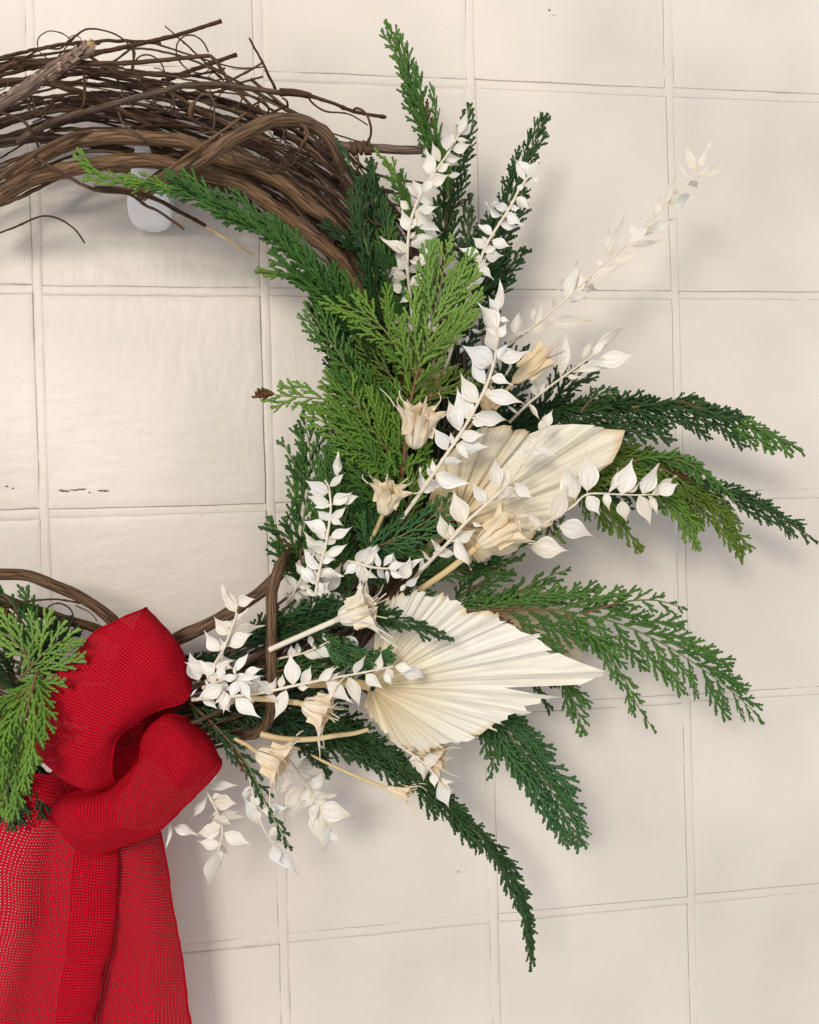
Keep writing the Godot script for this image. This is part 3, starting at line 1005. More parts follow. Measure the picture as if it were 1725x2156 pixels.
	cedar("dark blue green cedar spray below the small bell shaped seed head", [[800, 1250, 0.085], [792, 1150, 0.1], [780, 1060, 0.108], [768, 980, 0.11], [765, 930, 0.108]], 54, "sea", {"angle": 0.40, "volume": 0.5, "gap": 7, "base": 0.9})
	cedar("flat dark cedar spray standing against the wall at the inner left of the wreath", [[655, 1260, 0.06], [634, 1170, 0.07], [640, 1090, 0.075], [652, 1010, 0.078], [652, 940, 0.076], [640, 888, 0.072]], 78, "mid", {"angle": 0.52, "volume": 0.12, "gap": 10.5, "face": Vector3(-0.1, 0, 1), "base": 0.95, "more": [[[[632, 1165, 0.07], [606, 1130, 0.075], [575, 1112, 0.075], [548, 1111, 0.073]], 24, "dark"], [[[645, 1030, 0.076], [625, 985, 0.08], [605, 948, 0.08], [594, 926, 0.078]], 28, "mid"]]})
	cedar("green cedar spray under the bell shaped seed head pointing right over the palm fan", [[770, 1165, 0.1], [820, 1140, 0.112], [870, 1115, 0.118], [915, 1085, 0.12], [950, 1058, 0.118]], 52, "sea", {"angle": 0.55, "volume": 0.25, "gap": 7.5, "base": 0.8, "more": [[[[800, 1155, 0.105], [850, 1155, 0.11], [890, 1160, 0.11], [912, 1172, 0.106]], 30, "mid"]]})
	cedar("mid green cedar spray tucked under the long inner sprig, tips to the upper left", [[835, 905, 0.098], [765, 822, 0.11], [712, 742, 0.115], [672, 684, 0.115], [648, 650, 0.112]], 56, "leaf", {"angle": 0.55, "volume": 0.25, "gap": 7.5, "face": flat, "base": 0.9})
	cedar("bright green cedar spray pointing left, just under the brown tipped one", [[852, 975, 0.1], [790, 955, 0.115], [735, 925, 0.12], [690, 895, 0.12], [650, 868, 0.117]], 58, "bright", {"angle": 0.58, "volume": 0.15, "gap": 8, "face": flat, "base": 0.8})
	cedar("green cedar spray above and left of the small bell shaped seed head", [[838, 1090, 0.1], [795, 1025, 0.115], [750, 968, 0.12], [712, 930, 0.12], [690, 915, 0.118]], 54, "leaf", {"angle": 0.55, "volume": 0.2, "gap": 8, "face": flat, "base": 0.9})
	cedar("small green cedar spray between the brown stem and the front white spray", [[846, 1120, 0.095], [862, 1050, 0.106], [880, 990, 0.11], [900, 945, 0.11]], 46, "bright", {"angle": 0.55, "volume": 0.2, "gap": 8, "base": 0.9})
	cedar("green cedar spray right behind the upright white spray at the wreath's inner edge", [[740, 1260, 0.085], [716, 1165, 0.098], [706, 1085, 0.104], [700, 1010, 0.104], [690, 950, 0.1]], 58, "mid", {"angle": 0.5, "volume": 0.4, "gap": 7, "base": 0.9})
	cedar("olive cedar spray in the gap under the light green cedar", [[890, 905, 0.09], [862, 840, 0.1], [822, 790, 0.106], [775, 752, 0.108], [735, 735, 0.106]], 62, "olive", {"angle": 0.58, "volume": 0.25, "gap": 8, "face": flat})
	# --- right side
	cedar("long drooping dark green cedar sprig reaching to the right above the palm fan", [[1020, 895, 0.045], [1120, 872, 0.052], [1220, 858, 0.066], [1330, 852, 0.086], [1420, 856, 0.102], [1510, 872, 0.1], [1600, 905, 0.098], [1680, 945, 0.094]], 74, "dark", {"angle": 0.50, "volume": 0.35, "gap": 6.5, "fall": 0.34, "base": 1.0, "tip": "leaf", "more": [[[[1225, 865, 0.095], [1245, 842, 0.1], [1268, 828, 0.1], [1296, 825, 0.098]], 24, "dark"], [[[1330, 858, 0.1], [1400, 848, 0.104], [1450, 842, 0.104], [1510, 860, 0.1]], 28, "dark"]]})
	cedar("yellow green cedar spray hanging at the right beside the spray of round white leaves", [[1080, 985, 0.06], [1200, 962, 0.08], [1310, 965, 0.09], [1400, 990, 0.095], [1470, 1045, 0.097], [1530, 1100, 0.095], [1562, 1165, 0.09]], 86, "olive", {"angle": 0.52, "volume": 0.3, "gap": 7.0, "fall": 0.25, "base": 0.8, "more": [[[[1280, 960, 0.09], [1360, 1010, 0.095], [1430, 1080, 0.095], [1465, 1150, 0.09]], 48, "bright"], [[[1200, 985, 0.08], [1270, 1060, 0.088], [1320, 1120, 0.088], [1345, 1155, 0.085]], 46, "olive"], [[[1330, 970, 0.1], [1420, 965, 0.106], [1500, 1010, 0.106], [1545, 1050, 0.104]], 30, "leaf"]]})
	cedar("dark cedar sprig ending at the right edge of the picture", [[1180, 1000, 0.06], [1320, 1005, 0.075], [1450, 1020, 0.085], [1540, 1045, 0.088], [1630, 1085, 0.088], [1712, 1135, 0.085]], 56, "dark", {"angle": 0.48, "volume": 0.35, "gap": 7, "fall": 0.2, "base": 1.0})
	cedar("small green cedar spray standing up right of the yellow seed head's mouth", [[960, 1260, 0.06], [1030, 1215, 0.08], [1080, 1170, 0.09], [1115, 1125, 0.094], [1135, 1095, 0.092]], 46, "mid", {"angle": 0.55, "volume": 0.1, "gap": 11, "base": 0.9, "more": [[[[1060, 1270, 0.07], [1110, 1235, 0.08], [1160, 1212, 0.082], [1195, 1200, 0.08]], 34, "mid"], [[[1150, 1090, 0.08], [1168, 1130, 0.09], [1185, 1090, 0.09]], 22, "olive"]]})
	cedar("wide flat cedar spray hanging over bare wall right of the lower palm fan", [[900, 1290, 0.06], [1000, 1286, 0.075], [1100, 1284, 0.085], [1200, 1288, 0.09], [1300, 1312, 0.092], [1390, 1352, 0.092], [1470, 1402, 0.09], [1540, 1455, 0.088], [1590, 1500, 0.085]], 124, "leaf", {"angle": 0.62, "volume": 0.08, "gap": 12, "fall": 0.16, "face": Vector3(0.1, 0.1, 1), "base": 0.6, "tip": "mid", "more": [[[[1190, 1290, 0.09], [1260, 1350, 0.09], [1315, 1430, 0.088], [1345, 1490, 0.086], [1376, 1534, 0.084]], 44, "leaf"], [[[1230, 1292, 0.092], [1310, 1268, 0.095], [1380, 1264, 0.094], [1440, 1280, 0.09]], 40, "leaf"]]})
	cedar("short cedar spray hanging free below the right tip of the lower palm fan", [[1120, 1390, 0.07], [1170, 1415, 0.08], [1200, 1460, 0.082], [1218, 1505, 0.08], [1226, 1545, 0.078]], 40, "leaf", {"angle": 0.5, "volume": 0.15, "gap": 8, "base": 0.9, "more": [[[[1080, 1400, 0.065], [1125, 1430, 0.07], [1145, 1465, 0.07], [1156, 1496, 0.068]], 26, "dark"]]})
	cedar("blue green cedar spray hanging below the lower palm fan", [[960, 1440, 0.06], [1030, 1500, 0.078], [1085, 1560, 0.088], [1130, 1620, 0.092], [1170, 1680, 0.092], [1200, 1735, 0.09], [1216, 1775, 0.086]], 84, "sea", {"angle": 0.50, "volume": 0.3, "gap": 6.5, "base": 1.0, "fall": 0.1, "more": [[[[1010, 1490, 0.075], [1030, 1560, 0.085], [1040, 1610, 0.084], [1028, 1640, 0.08]], 26, "sea"]]})
	cedar("long narrow dark cedar sprig curving down to the lowest tip of the wreath", [[600, 1500, 0.06], [700, 1535, 0.075], [790, 1580, 0.088], [870, 1640, 0.095], [945, 1700, 0.1], [1010, 1760, 0.1], [1060, 1820, 0.1], [1095, 1890, 0.098], [1112, 1960, 0.096], [1118, 2030, 0.094]], 54, "dark", {"angle": 0.42, "volume": 0.5, "gap": 5.5, "fall": 0.08, "base": 1.0})
	cedar("small dark cedar sprig pointing down between bleached leaves below the bow's right loop", [[400, 1480, 0.075], [450, 1525, 0.09], [495, 1575, 0.098], [530, 1625, 0.102], [560, 1690, 0.102], [590, 1745, 0.1], [612, 1785, 0.098]], 32, "blue", {"angle": 0.5, "volume": 0.3, "gap": 9, "base": 0.9})
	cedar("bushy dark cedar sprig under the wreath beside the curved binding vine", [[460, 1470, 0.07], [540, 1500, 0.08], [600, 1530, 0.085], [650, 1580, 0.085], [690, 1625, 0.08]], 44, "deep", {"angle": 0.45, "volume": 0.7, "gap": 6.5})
	cedar("dark blue green cedar sprig lying over the lower palm fan", [[500, 1365, 0.085], [580, 1325, 0.108], [660, 1302, 0.124], [740, 1298, 0.138], [810, 1302, 0.15], [880, 1318, 0.156], [945, 1342, 0.154]], 48, "blue", {"angle": 0.42, "volume": 0.5, "gap": 6, "base": 0.9, "more": [[[[640, 1330, 0.115], [700, 1360, 0.128], [760, 1385, 0.136], [820, 1378, 0.138]], 40, "sea"]]})
	cedar("green cedar spray in front of the vines left of the palm fan's stalk", [[560, 1420, 0.085], [640, 1400, 0.098], [710, 1385, 0.104], [770, 1390, 0.106], [800, 1410, 0.104]], 54, "mid", {"angle": 0.5, "volume": 0.4, "gap": 7.5})
	# --- left, beside the bow
	cedar("bright cedar spray lying above the bow's left edge, tips pointing right", [[40, 1430, 0.11], [70, 1400, 0.122], [95, 1372, 0.126], [125, 1352, 0.126], [160, 1348, 0.124]], 62, "light", {"angle": 0.6, "volume": 0.15, "gap": 8, "base": 0.9, "more": [[[[70, 1400, 0.122], [40, 1360, 0.125], [10, 1335, 0.125], [-20, 1322, 0.122]], 46, "light"]]})
	cedar("bright cedar spray hanging down over the left edge of the red bow", [[80, 1412, 0.122], [66, 1460, 0.14], [50, 1520, 0.15], [34, 1590, 0.152], [18, 1650, 0.148], [4, 1705, 0.142]], 70, "bright", {"angle": 0.48, "volume": 0.2, "gap": 7, "fall": 0.15, "base": 0.7, "more": [[[[72, 1440, 0.13], [20, 1490, 0.145], [-20, 1560, 0.146], [-40, 1640, 0.14]], 50, "bright"]]})
	cedar("dark cedar sprig under the lower left canes, above the bright sprays", [[130, 1400, 0.06], [80, 1350, 0.075], [30, 1310, 0.08], [-20, 1280, 0.08]], 70, "mid", {"volume": 0.6, "gap": 6.5, "base": 0.9, "more": [[[[90, 1400, 0.06], [120, 1350, 0.07], [160, 1330, 0.07]], 44, "deep"]]})
	cedar("dark cedar sprig behind the bright sprays at the left edge", [[60, 1480, 0.07], [20, 1400, 0.085], [-5, 1320, 0.088], [-10, 1250, 0.085]], 52, "dark", {"volume": 0.6, "gap": 7, "more": [[[[90, 1430, 0.075], [110, 1370, 0.085], [140, 1335, 0.085]], 40, "deep"], [[[40, 1520, 0.06], [20, 1620, 0.075], [-10, 1720, 0.07]], 74, "dark"], [[[70, 1560, 0.06], [56, 1640, 0.07], [30, 1720, 0.068]], 60, "deep"]]})


# ---------------------------------------------------------------- dried palm fans
func palm(label: String, hub: Vector3, outline: Array, count: int, tint: Color, stalk: Array, bowl: float, sd: int, depth: float) -> void:
	var o := thing("palm_fan", label, "dried palm leaf", Vector3.ZERO, "dried palm leaves cut to spear shapes")
	var g := RandomNumberGenerator.new()
	g.seed = sd
	var c := at(hub.x, hub.y, hub.z)
	var pol := []
	for q in outline:
		var w := at(q[0], q[1], hub.z) - c
		pol.append([atan2(w.y, w.x), Vector2(w.x, w.y).length()])
	var a0: float = pol[0][0]
	# angles run clockwise from the first point
	for q in pol:
		q[0] = fposmod(a0 - q[0], TAU)
	var a1: float = pol[pol.size() - 1][0]
	var reach := func(a: float) -> float:
		for k in pol.size() - 1:
			var x: float = pol[k][0]
			var y: float = pol[k + 1][0]
			if a <= maxf(x, y) and a >= minf(x, y):
				return lerpf(pol[k][1], pol[k + 1][1], (a - x) / (y - x) if absf(y - x) > 1e-5 else 0.0)
		return pol[pol.size() - 1][1]
	var edges := []
	for i in count + 1:
		edges.append(a1 * (i + (g.randf_range(-0.36, 0.36) if i > 0 and i < count else 0.0)) / count)
	var nv := 14
	var lift := func(a: float, r: float) -> float: return bowl * r * r * 6.0 + 0.006 * sin(a * 2.3 + sd) * r / 0.15
	for i in count:
		var mb := MB.new()
		var b0: float = edges[i]
		var b1: float = edges[i + 1]
		var mid := lerpf(b0, b1, g.randf_range(0.66, 0.86))
		var deep := g.randf_range(0.55, 1.2) * depth
		var short := 1.0 - (g.randf_range(0.02, 0.07) if g.randf() < 0.3 else 0.0)
		var cut := g.randf_range(-0.02, 0.02)
		var tone := g.randf_range(0.90, 1.03)
		var worn := g.randf() < 0.4
		# the strip is folded along its middle; its two edges meet the next strips in the valleys
		for half in 2:
			var e0: float = b0 if half == 0 else mid
			var e1: float = mid if half == 0 else b1
			var tear0: float = short * g.randf_range(0.975, 1.0) + cut * half
			var cols := 4
			var p := PackedVector3Array()
			var t := PackedVector2Array()
			var col := PackedColorArray()
			for j in nv:
				var v := float(j) / (nv - 1)
				for k in cols:
					var u := float(k) / (cols - 1)
					var a := lerpf(e0, e1, u)
					var r: float = lerpf(0.004, float(reach.call(a)) * tear0, v)
					if j == nv - 1:
						r += g.randf_range(-0.0032, 0.0010)
					var ridge := (u if half == 0 else 1.0 - u) * 2.0 - 1.0
					var fold := minf(0.0016 + r * 0.020, (e1 - e0) * r * 0.62 + 0.0004) * deep
					var th := a0 - a
					p.append(c + Vector3(cos(th) * r, sin(th) * r, float(lift.call(a, r)) + ridge * fold + (0.0002 if half else 0.0)))
					t.append(Vector2((b0 + a) * 4.0 + half * 0.37, r * 5.0))
					var near := smoothstep(0.085, 0.0, r)
					var cc := Color(1, 1, 1).lerp(Color(0.93, 0.80, 0.58), near) * tint
					if j == nv - 1 and worn:
						cc = cc * Color(0.80, 0.66, 0.46)
					var k2 := tone * (0.97 + 0.03 * g.randf())
					col.append(Color(cc.r * k2, cc.g * k2, cc.b * k2))
			mb.grid(cols, nv, p, t, col)
		part("leaf_segment", mb.mesh(), M.dried_palm, o)
	# raised fold lines, thickest at the hub
	var mbs := MB.new()
	var sp := smooth(ats(stalk), 8)
	var sr := PackedFloat32Array()
	for i in sp.size():
		sr.append(lerpf(10.5, 9.0, float(i) / sp.size()) * PX)
	mbs.tube(sp, sr, 10, flat_colors(sp.size(), Color(0.95, 0.9, 0.8)))
	part("stalk", mbs.mesh(), M.straw, o)


func build_palms() -> void:
	frame(862.5, 759, 0.32)
	palm("upper dried palm leaf, cream and spear tipped, behind sprays of white leaves", Vector3(285, 1085, 0.106), [[120, 1000], [150, 800], [220, 640], [330, 530], [440, 440], [620, 428], [700, 452], [780, 476], [800, 438], [1000, 428], [1250, 440], [1395, 446], [1372, 500], [1394, 524], [1330, 640], [1250, 740], [1190, 830], [1150, 905], [1050, 1000], [900, 1110], [740, 1230], [560, 1300], [420, 1330], [300, 1320]], 18, Color(1.05, 1.0, 0.90), [[40, 1330, 0.06], [150, 1210, 0.08], [270, 1100, 0.104]], 0.12, 5, 1.25)
	frame(724.5, 1207.5, 0.32)
	palm("lower dried palm leaf, large and pale, spread flat right of the red bow", Vector3(175, 745, 0.118), [[215, 300], [290, 128], [480, 108], [640, 104], [690, 150], [820, 230], [960, 240], [1080, 330], [1260, 395], [1340, 480], [1540, 540], [1595, 552], [1628, 588], [1618, 612], [1555, 640], [1480, 684], [1000, 712], [1100, 738], [1420, 772], [1320, 750], [1250, 822], [1150, 832], [1195, 880], [1100, 920], [1000, 1000], [880, 1072], [740, 1130], [600, 1142], [480, 1166], [400, 1130], [330, 1090], [220, 1000], [150, 910], [125, 862]], 32, Color(1.08, 1.07, 1.03), [[-220, 720, 0.095], [-60, 716, 0.112], [60, 722, 0.118], [170, 742, 0.12]], 0.22, 9, 0.62)
	frame(0, 0, 1)
	palm("small hidden dried palm leaf behind the wide flat cedar spray", Vector3(1000, 1300, 0.045), [[1110, 1230], [1180, 1262], [1215, 1300], [1222, 1332], [1232, 1372], [1210, 1402], [1130, 1400], [1060, 1400]], 10, Color(0.93, 0.86, 0.72), [[930, 1270, 0.04], [965, 1285, 0.043], [1000, 1300, 0.045]], 0.1, 3, 1.0)


# ---------------------------------------------------------------- bleached leaf sprays
# leaves: base x, base y, tip x, tip y of every leaf, one after the other
func spray(label: String, stem: Array, thick: float, leaves: Array, tones_of: Array, slim := 0.0, more := 0.5) -> void:
	var o := thing("bleached_leaf_spray", label, "dried foliage", Vector3.ZERO, "sprays of bleached leaves")
	var raw := ats(stem)
	var p := even(smooth(raw, 10), 0.003)
	var n := p.size()
	var rad := PackedFloat32Array()
	for i in n:
		rad.append(thick * 0.74 * PX * lerpf(1.0, 0.5, float(i) / n) * (1.0 + rf(-0.07, 0.07) + (0.25 if i % 7 == 0 else 0.0)))
	var mb := MB.new()
	mb.tube(p, rad, 7, flat_colors(n, Color.WHITE))
	part("stem", mb.mesh(), M.bleached_stem, o)
	var up := 1.0
	for i in range(0, leaves.size(), 4):
		# the leaf's height above the wall comes from the nearest place on its stem
		var flat := at(leaves[i], leaves[i + 1], 0.1)
		var ray := (flat - EYE).normalized()
		var best := 1e9
		var h := 0.1
		for q in p:
			var w := q - EYE
			var dist := (w - ray * w.dot(ray)).length()
			if dist < best:
				best = dist
				h = q.z
		var b := at(leaves[i], leaves[i + 1], h)
		up = -up
		var l0 := at(leaves[i + 2], leaves[i + 3], h).distance_to(b)
		var tip := at(leaves[i + 2], leaves[i + 3], maxf(h + up * rf(0.0, 0.40) * l0 + 0.10 * l0, 0.006))
		leaf(o, b, tip, tones_of[rng.randi() % tones_of.size()], slim)
	# smaller leaves that sit behind the stem
	for k in int(leaves.size() / 4 * more):
		var i := rng.randi_range(int(n * 0.15), n - 3)
		var ax := (p[mini(i + 2, n - 1)] - p[maxi(i - 2, 0)]).normalized()
		var out := ax.cross(Vector3.BACK).normalized() * (1.0 if k % 2 else -1.0)
		var d := (ax * rf(0.2, 0.9) + out * rf(0.5, 1.0) + Vector3.BACK * rf(-0.8, 0.1)).normalized()
		leaf(o, p[i], p[i] + d * rf(0.011, 0.020), tones_of[rng.randi() % tones_of.size()], slim)


func leaf(o: Node3D, b: Vector3, tip: Vector3, tone: String, slim: float) -> void:
	var y := tip - b
	var l := y.length()
	y /= l
	var back := (EYE - b).normalized()
	var z := (back - y * back.dot(y)).normalized()
	z = z.rotated(y, clampf(rng.randfn(0.0, 0.45), -1.2, 1.2))
	if rng.randf() < 0.25:
		z = -z
	var x := y.cross(z)
	var m: Mesh = leaf_meshes[rng.randi() % 20] if rng.randf() >= slim else leaf_meshes[20 + rng.randi() % 6]
	var k := l * rf(0.92, 1.1) if l < 0.02 else l
	part("leaf", m, M[tone], o, Transform3D(Basis(x * k, y * l, z * k), b))


func build_ruscus() -> void:
	var white := ["bleached_leaf_white", "bleached_leaf"]
	var both := ["bleached_leaf", "bleached_leaf_cream", "bleached_leaf"]
	var cream := ["bleached_leaf_cream", "bleached_leaf"]
	frame(793.5, 207, 0.2081)
	spray("uppermost spray of bleached leaves, in front of the tall pointed cedar", [[360, 2250, 0.09], [335, 1980, 0.1], [310, 1700, 0.112], [325, 1350, 0.12], [380, 1120, 0.122], [450, 960, 0.122], [560, 780, 0.12], [720, 560, 0.116], [830, 370, 0.112], [880, 290, 0.11]], 4.6,
		[300, 1560, 10, 1430, 300, 1810, 0, 1760, 340, 1490, 640, 1345, 325, 1345, 235, 1110, 325, 1330, 410, 1180, 390, 1150, 655, 1360, 400, 1145, 630, 1105, 430, 1000, 285, 880, 330, 1120, 215, 1020, 440, 990, 345, 800, 475, 940, 580, 790, 540, 860, 735, 760, 545, 775, 515, 490, 640, 640, 540, 440, 730, 790, 870, 755, 620, 740, 745, 640, 700, 610, 870, 620, 710, 530, 705, 275, 765, 520, 970, 480, 820, 380, 925, 70, 850, 370, 985, 230, 310, 1730, 180, 1590, 335, 1640, 450, 1700, 340, 1900, 450, 1740, 455, 1700, 560, 1430, 310, 1960, 85, 1845, 345, 1880, 540, 1800, 340, 1990, 230, 2080, 350, 1640, 470, 1600], both)
	spray("spray of small bleached leaves in front of the dark cedar at upper right", [[800, 2450, 0.075], [880, 2150, 0.09], [940, 1960, 0.1], [1030, 1690, 0.108], [1110, 1480, 0.11], [1240, 1270, 0.112], [1350, 1100, 0.112], [1440, 920, 0.11], [1520, 810, 0.11], [1575, 700, 0.108]], 5.2,
		[1040, 1610, 820, 1510, 1090, 1560, 1230, 1480, 1100, 1600, 1290, 1595, 1165, 1440, 1360, 1500, 1165, 1375, 1010, 1270, 1120, 1460, 1060, 1380, 1250, 1270, 1450, 1320, 1330, 1170, 1475, 1300, 1270, 1190, 1085, 1070, 1330, 1110, 1140, 1075, 1410, 1000, 1565, 1115, 1430, 940, 1480, 850, 1500, 825, 1390, 620, 1530, 810, 1640, 590, 1570, 800, 1665, 845, 1510, 860, 1560, 940, 1440, 950, 1400, 960, 1030, 1720, 1195, 1830, 970, 1890, 1110, 1790, 965, 1900, 830, 1870, 1060, 1700, 1110, 1600], white)
	frame(793.5, 586.5, 0.2)
	spray("long front spray of broad white leaves crossing the middle of the wreath", [[240, 2560, 0.118], [420, 2310, 0.13], [600, 2050, 0.142], [720, 1870, 0.148], [850, 1680, 0.152], [960, 1500, 0.154], [1060, 1320, 0.156], [1170, 1090, 0.156], [1240, 850, 0.154], [1270, 640, 0.15], [1285, 430, 0.145], [1275, 330, 0.142]], 5.6,
		[1270, 330, 1350, 10, 1285, 420, 1410, 440, 1265, 540, 1080, 235, 1250, 755, 1125, 520, 1280, 620, 1385, 470, 1215, 900, 890, 705, 1265, 830, 1640, 780, 1145, 1110, 960, 820, 1280, 850, 1375, 680, 1200, 1045, 1440, 1110, 1060, 1310, 840, 1010, 1145, 1225, 1575, 1270, 965, 1485, 810, 1145, 875, 1600, 735, 1265, 1035, 1440, 1415, 1480, 1000, 1500, 1160, 1570, 875, 1660, 1155, 1660, 745, 1805, 610, 1540, 835, 1750, 1200, 1810, 835, 1750, 1000, 1900, 590, 2130, 520, 1960, 620, 2060, 990, 2200, 480, 2230, 420, 2060, 1280, 350, 1160, 190], white)
	frame(897, 862.5, 0.16)
	spray("spray of thin bleached leaves lying over the upper palm leaf", [[-180, 2250, 0.105], [0, 2050, 0.118], [300, 1740, 0.136], [510, 1500, 0.143], [800, 1240, 0.146], [1040, 1010, 0.146], [1330, 610, 0.144], [1500, 340, 0.142], [1570, 180, 0.138]], 5.4,
		[500, 1500, 330, 1060, 790, 1240, 595, 920, 290, 1720, 140, 1350, 930, 1030, 890, 590, 1040, 1000, 920, 780, 1160, 960, 1410, 1215, 1210, 860, 1330, 680, 1330, 590, 1140, 575, 1480, 340, 1340, 430, 1490, 310, 1580, 50, 1560, 240, 1650, 0, 1590, 330, 1760, 170, 1430, 520, 1725, 590, 400, 1690, 605, 2110, 330, 1740, 700, 1550, 610, 1480, 760, 1550, 1350, 590, 1260, 410, 200, 1850, 60, 1700, 100, 1960, 220, 1820, 20, 2020, -120, 2150, -60, 2110, -40, 1940], cream)
	frame(862.5, 759, 0.32)
	spray("spray of round cream leaves in opposite rows at the tip of the upper palm leaf", [[800, 1120, 0.115], [960, 1030, 0.13], [1080, 955, 0.134], [1170, 880, 0.135], [1350, 880, 0.134], [1500, 885, 0.132], [1640, 878, 0.13]], 3.4,
		[1090, 910, 1020, 665, 1170, 860, 1195, 590, 1315, 865, 1390, 710, 1395, 880, 1460, 635, 1435, 870, 1530, 800, 1535, 880, 1625, 665, 1600, 885, 1765, 755, 1640, 880, 1772, 800, 1165, 890, 1260, 1020, 1290, 870, 1310, 990, 1400, 920, 1412, 1070, 1510, 890, 1610, 1085, 1570, 890, 1635, 915, 945, 1050, 1025, 790, 985, 1090, 1230, 1128, 795, 1230, 1064, 1246, 860, 1120, 780, 980, 1580, 900, 1650, 1010], cream, 0.0, 0.0)
	frame(1035, 207, 0.32)
	spray("long thin bleached spray reaching out over the bare wall at upper right", [[60, 1660, 0.075], [200, 1560, 0.085], [470, 1340, 0.1], [700, 1120, 0.108], [850, 1000, 0.11], [1060, 790, 0.112], [1240, 630, 0.112], [1340, 480, 0.112], [1390, 400, 0.112]], 3.4,
		[1340, 480, 1265, 290, 1370, 460, 1460, 255, 1350, 520, 1580, 445, 1290, 560, 1240, 410, 1190, 700, 1340, 630, 1135, 710, 1215, 490, 1070, 790, 1112, 635, 1020, 870, 1245, 770, 1030, 840, 880, 980, 780, 1040, 880, 760, 930, 970, 1120, 945, 780, 1100, 1062, 975, 760, 1040, 770, 850, 620, 1230, 907, 1073, 550, 1280, 607, 1120, 490, 1320, 580, 1050, 410, 1400, 432, 1183, 510, 1340, 657, 1300, 370, 1470, 662, 1464, 260, 1520, 75, 1560, 400, 1480, 215, 1570, 280, 1500, 345, 1310, 1200, 640, 1212, 500, 700, 1110, 740, 1030, 160, 1560, 190, 1390, 1050, 800, 970, 800, 300, 1490, 300, 1390], cream, 0.85, 0.5)
	spray("short spray of slender cream leaves beside the yellow closed seed head", [[120, 2130, 0.085], [230, 2020, 0.1], [350, 1920, 0.11], [530, 1790, 0.114], [670, 1690, 0.114]], 4.2,
		[455, 1835, 525, 1525, 590, 1730, 690, 1570, 670, 1660, 932, 1458, 660, 1690, 780, 1560, 640, 1740, 850, 1685, 700, 1730, 965, 1705, 550, 1800, 850, 1720, 500, 1830, 600, 1830, 560, 1790, 800, 1745, 300, 1960, 270, 1840, 320, 1940, 360, 1830, 250, 2010, 320, 2120, 180, 2080, 90, 1990], cream, 0.85, 0.1)
	frame(793.5, 586.5, 0.2)
	spray("forked bleached spray in shadow behind the large light green cedar", [[560, 1330, 0.07], [660, 1080, 0.078], [740, 880, 0.084], [800, 700, 0.086], [840, 480, 0.086], [890, 300, 0.084]], 6.0,
		[800, 580, 625, 590, 820, 660, 800, 510, 790, 730, 690, 770, 650, 900, 690, 780, 660, 560, 520, 380, 400, 470, 300, 560, 840, 300, 780, 180, 370, 750, 170, 620, 100, 400, 0, 300, 400, 560, 270, 400, 900, 330, 1050, 240, 900, 720, 880, 800, 860, 420, 1000, 370, 430, 380, 500, 500, 240, 420, 130, 470, 880, 460, 1010, 470, 1000, 540, 1110, 560, 960, 600, 940, 690, 320, 60, 420, 180, 600, 420, 470, 330], both)
	frame(517.5, 897, 0.28)
	spray("upright spray of bleached leaves left of the small bell shaped seed head", [[470, 1420, 0.115], [510, 1340, 0.128], [560, 1060, 0.134], [600, 900, 0.136], [630, 720, 0.136], [640, 600, 0.135], [625, 460, 0.133], [595, 410, 0.132]], 4.6,
		[635, 455, 750, 345, 620, 500, 440, 415, 620, 500, 455, 485, 625, 570, 445, 540, 655, 590, 805, 492, 640, 595, 495, 600, 640, 700, 778, 610, 640, 690, 735, 750, 605, 790, 428, 713, 600, 850, 490, 760, 635, 840, 818, 768, 590, 950, 430, 882, 550, 1075, 413, 925, 610, 970, 780, 898, 525, 1160, 388, 1050, 575, 1105, 742, 1130, 525, 1240, 675, 1290, 700, 350, 695, 185, 690, 560, 862, 518, 660, 700, 560, 640, 540, 1170, 600, 1260, 545, 1190, 470, 1120, 690, 380, 660, 290], white)
	spray("bleached side spray behind the upright spray, its leaves low and half hidden", [[320, 1330, 0.09], [380, 1220, 0.1], [430, 1130, 0.106], [500, 990, 0.11], [560, 880, 0.11]], 4.6,
		[335, 1300, 302, 1240, 400, 1190, 500, 1210, 430, 1150, 395, 1240, 410, 1240, 520, 1270, 360, 1260, 440, 1340, 520, 960, 430, 910, 520, 970, 690, 1010, 470, 1060, 590, 1040, 600, 1250, 720, 1020, 640, 1250, 750, 1330, 600, 1210, 590, 1090], both)
	spray("spray of curled bleached leaves above the pale seed head with long horns", [[770, 1020, 0.12], [840, 1030, 0.128], [920, 1055, 0.132], [1040, 1072, 0.133], [1140, 1062, 0.131]], 4.4,
		[845, 1040, 725, 1115, 880, 1060, 850, 1225, 890, 1025, 988, 880, 1010, 1060, 960, 940, 1040, 1050, 1112, 942, 1060, 1070, 1235, 1015, 1060, 1085, 1082, 1185, 1085, 1085, 1208, 1157, 900, 1090, 992, 1155, 830, 1070, 960, 1140, 1150, 1120, 1322, 960, 1180, 1150, 1255, 985, 790, 1010, 720, 1100, 1200, 1200, 1320, 1140, 1160, 1240, 1230, 1180], white)
	frame(345, 1207, 0.28)
	spray("long bleached spray running from the bow across to the lower palm leaf", [[220, 950, 0.105], [330, 940, 0.118], [700, 905, 0.14], [960, 850, 0.148], [1230, 795, 0.15], [1480, 750, 0.15], [1725, 700, 0.146]], 4.6,
		[970, 840, 958, 590, 820, 900, 700, 790, 870, 860, 910, 755, 1160, 800, 1305, 700, 1230, 790, 1335, 750, 1430, 755, 1508, 612, 1385, 785, 1502, 1005, 1230, 820, 1413, 992, 920, 880, 853, 1115, 860, 960, 745, 918, 1010, 860, 1100, 852, 1520, 760, 1650, 868, 1600, 740, 1650, 590, 1660, 750, 1720, 850, 700, 900, 780, 850, 1740, 700, 1880, 720, 1780, 700, 1990, 790, 640, 910, 700, 860], both)
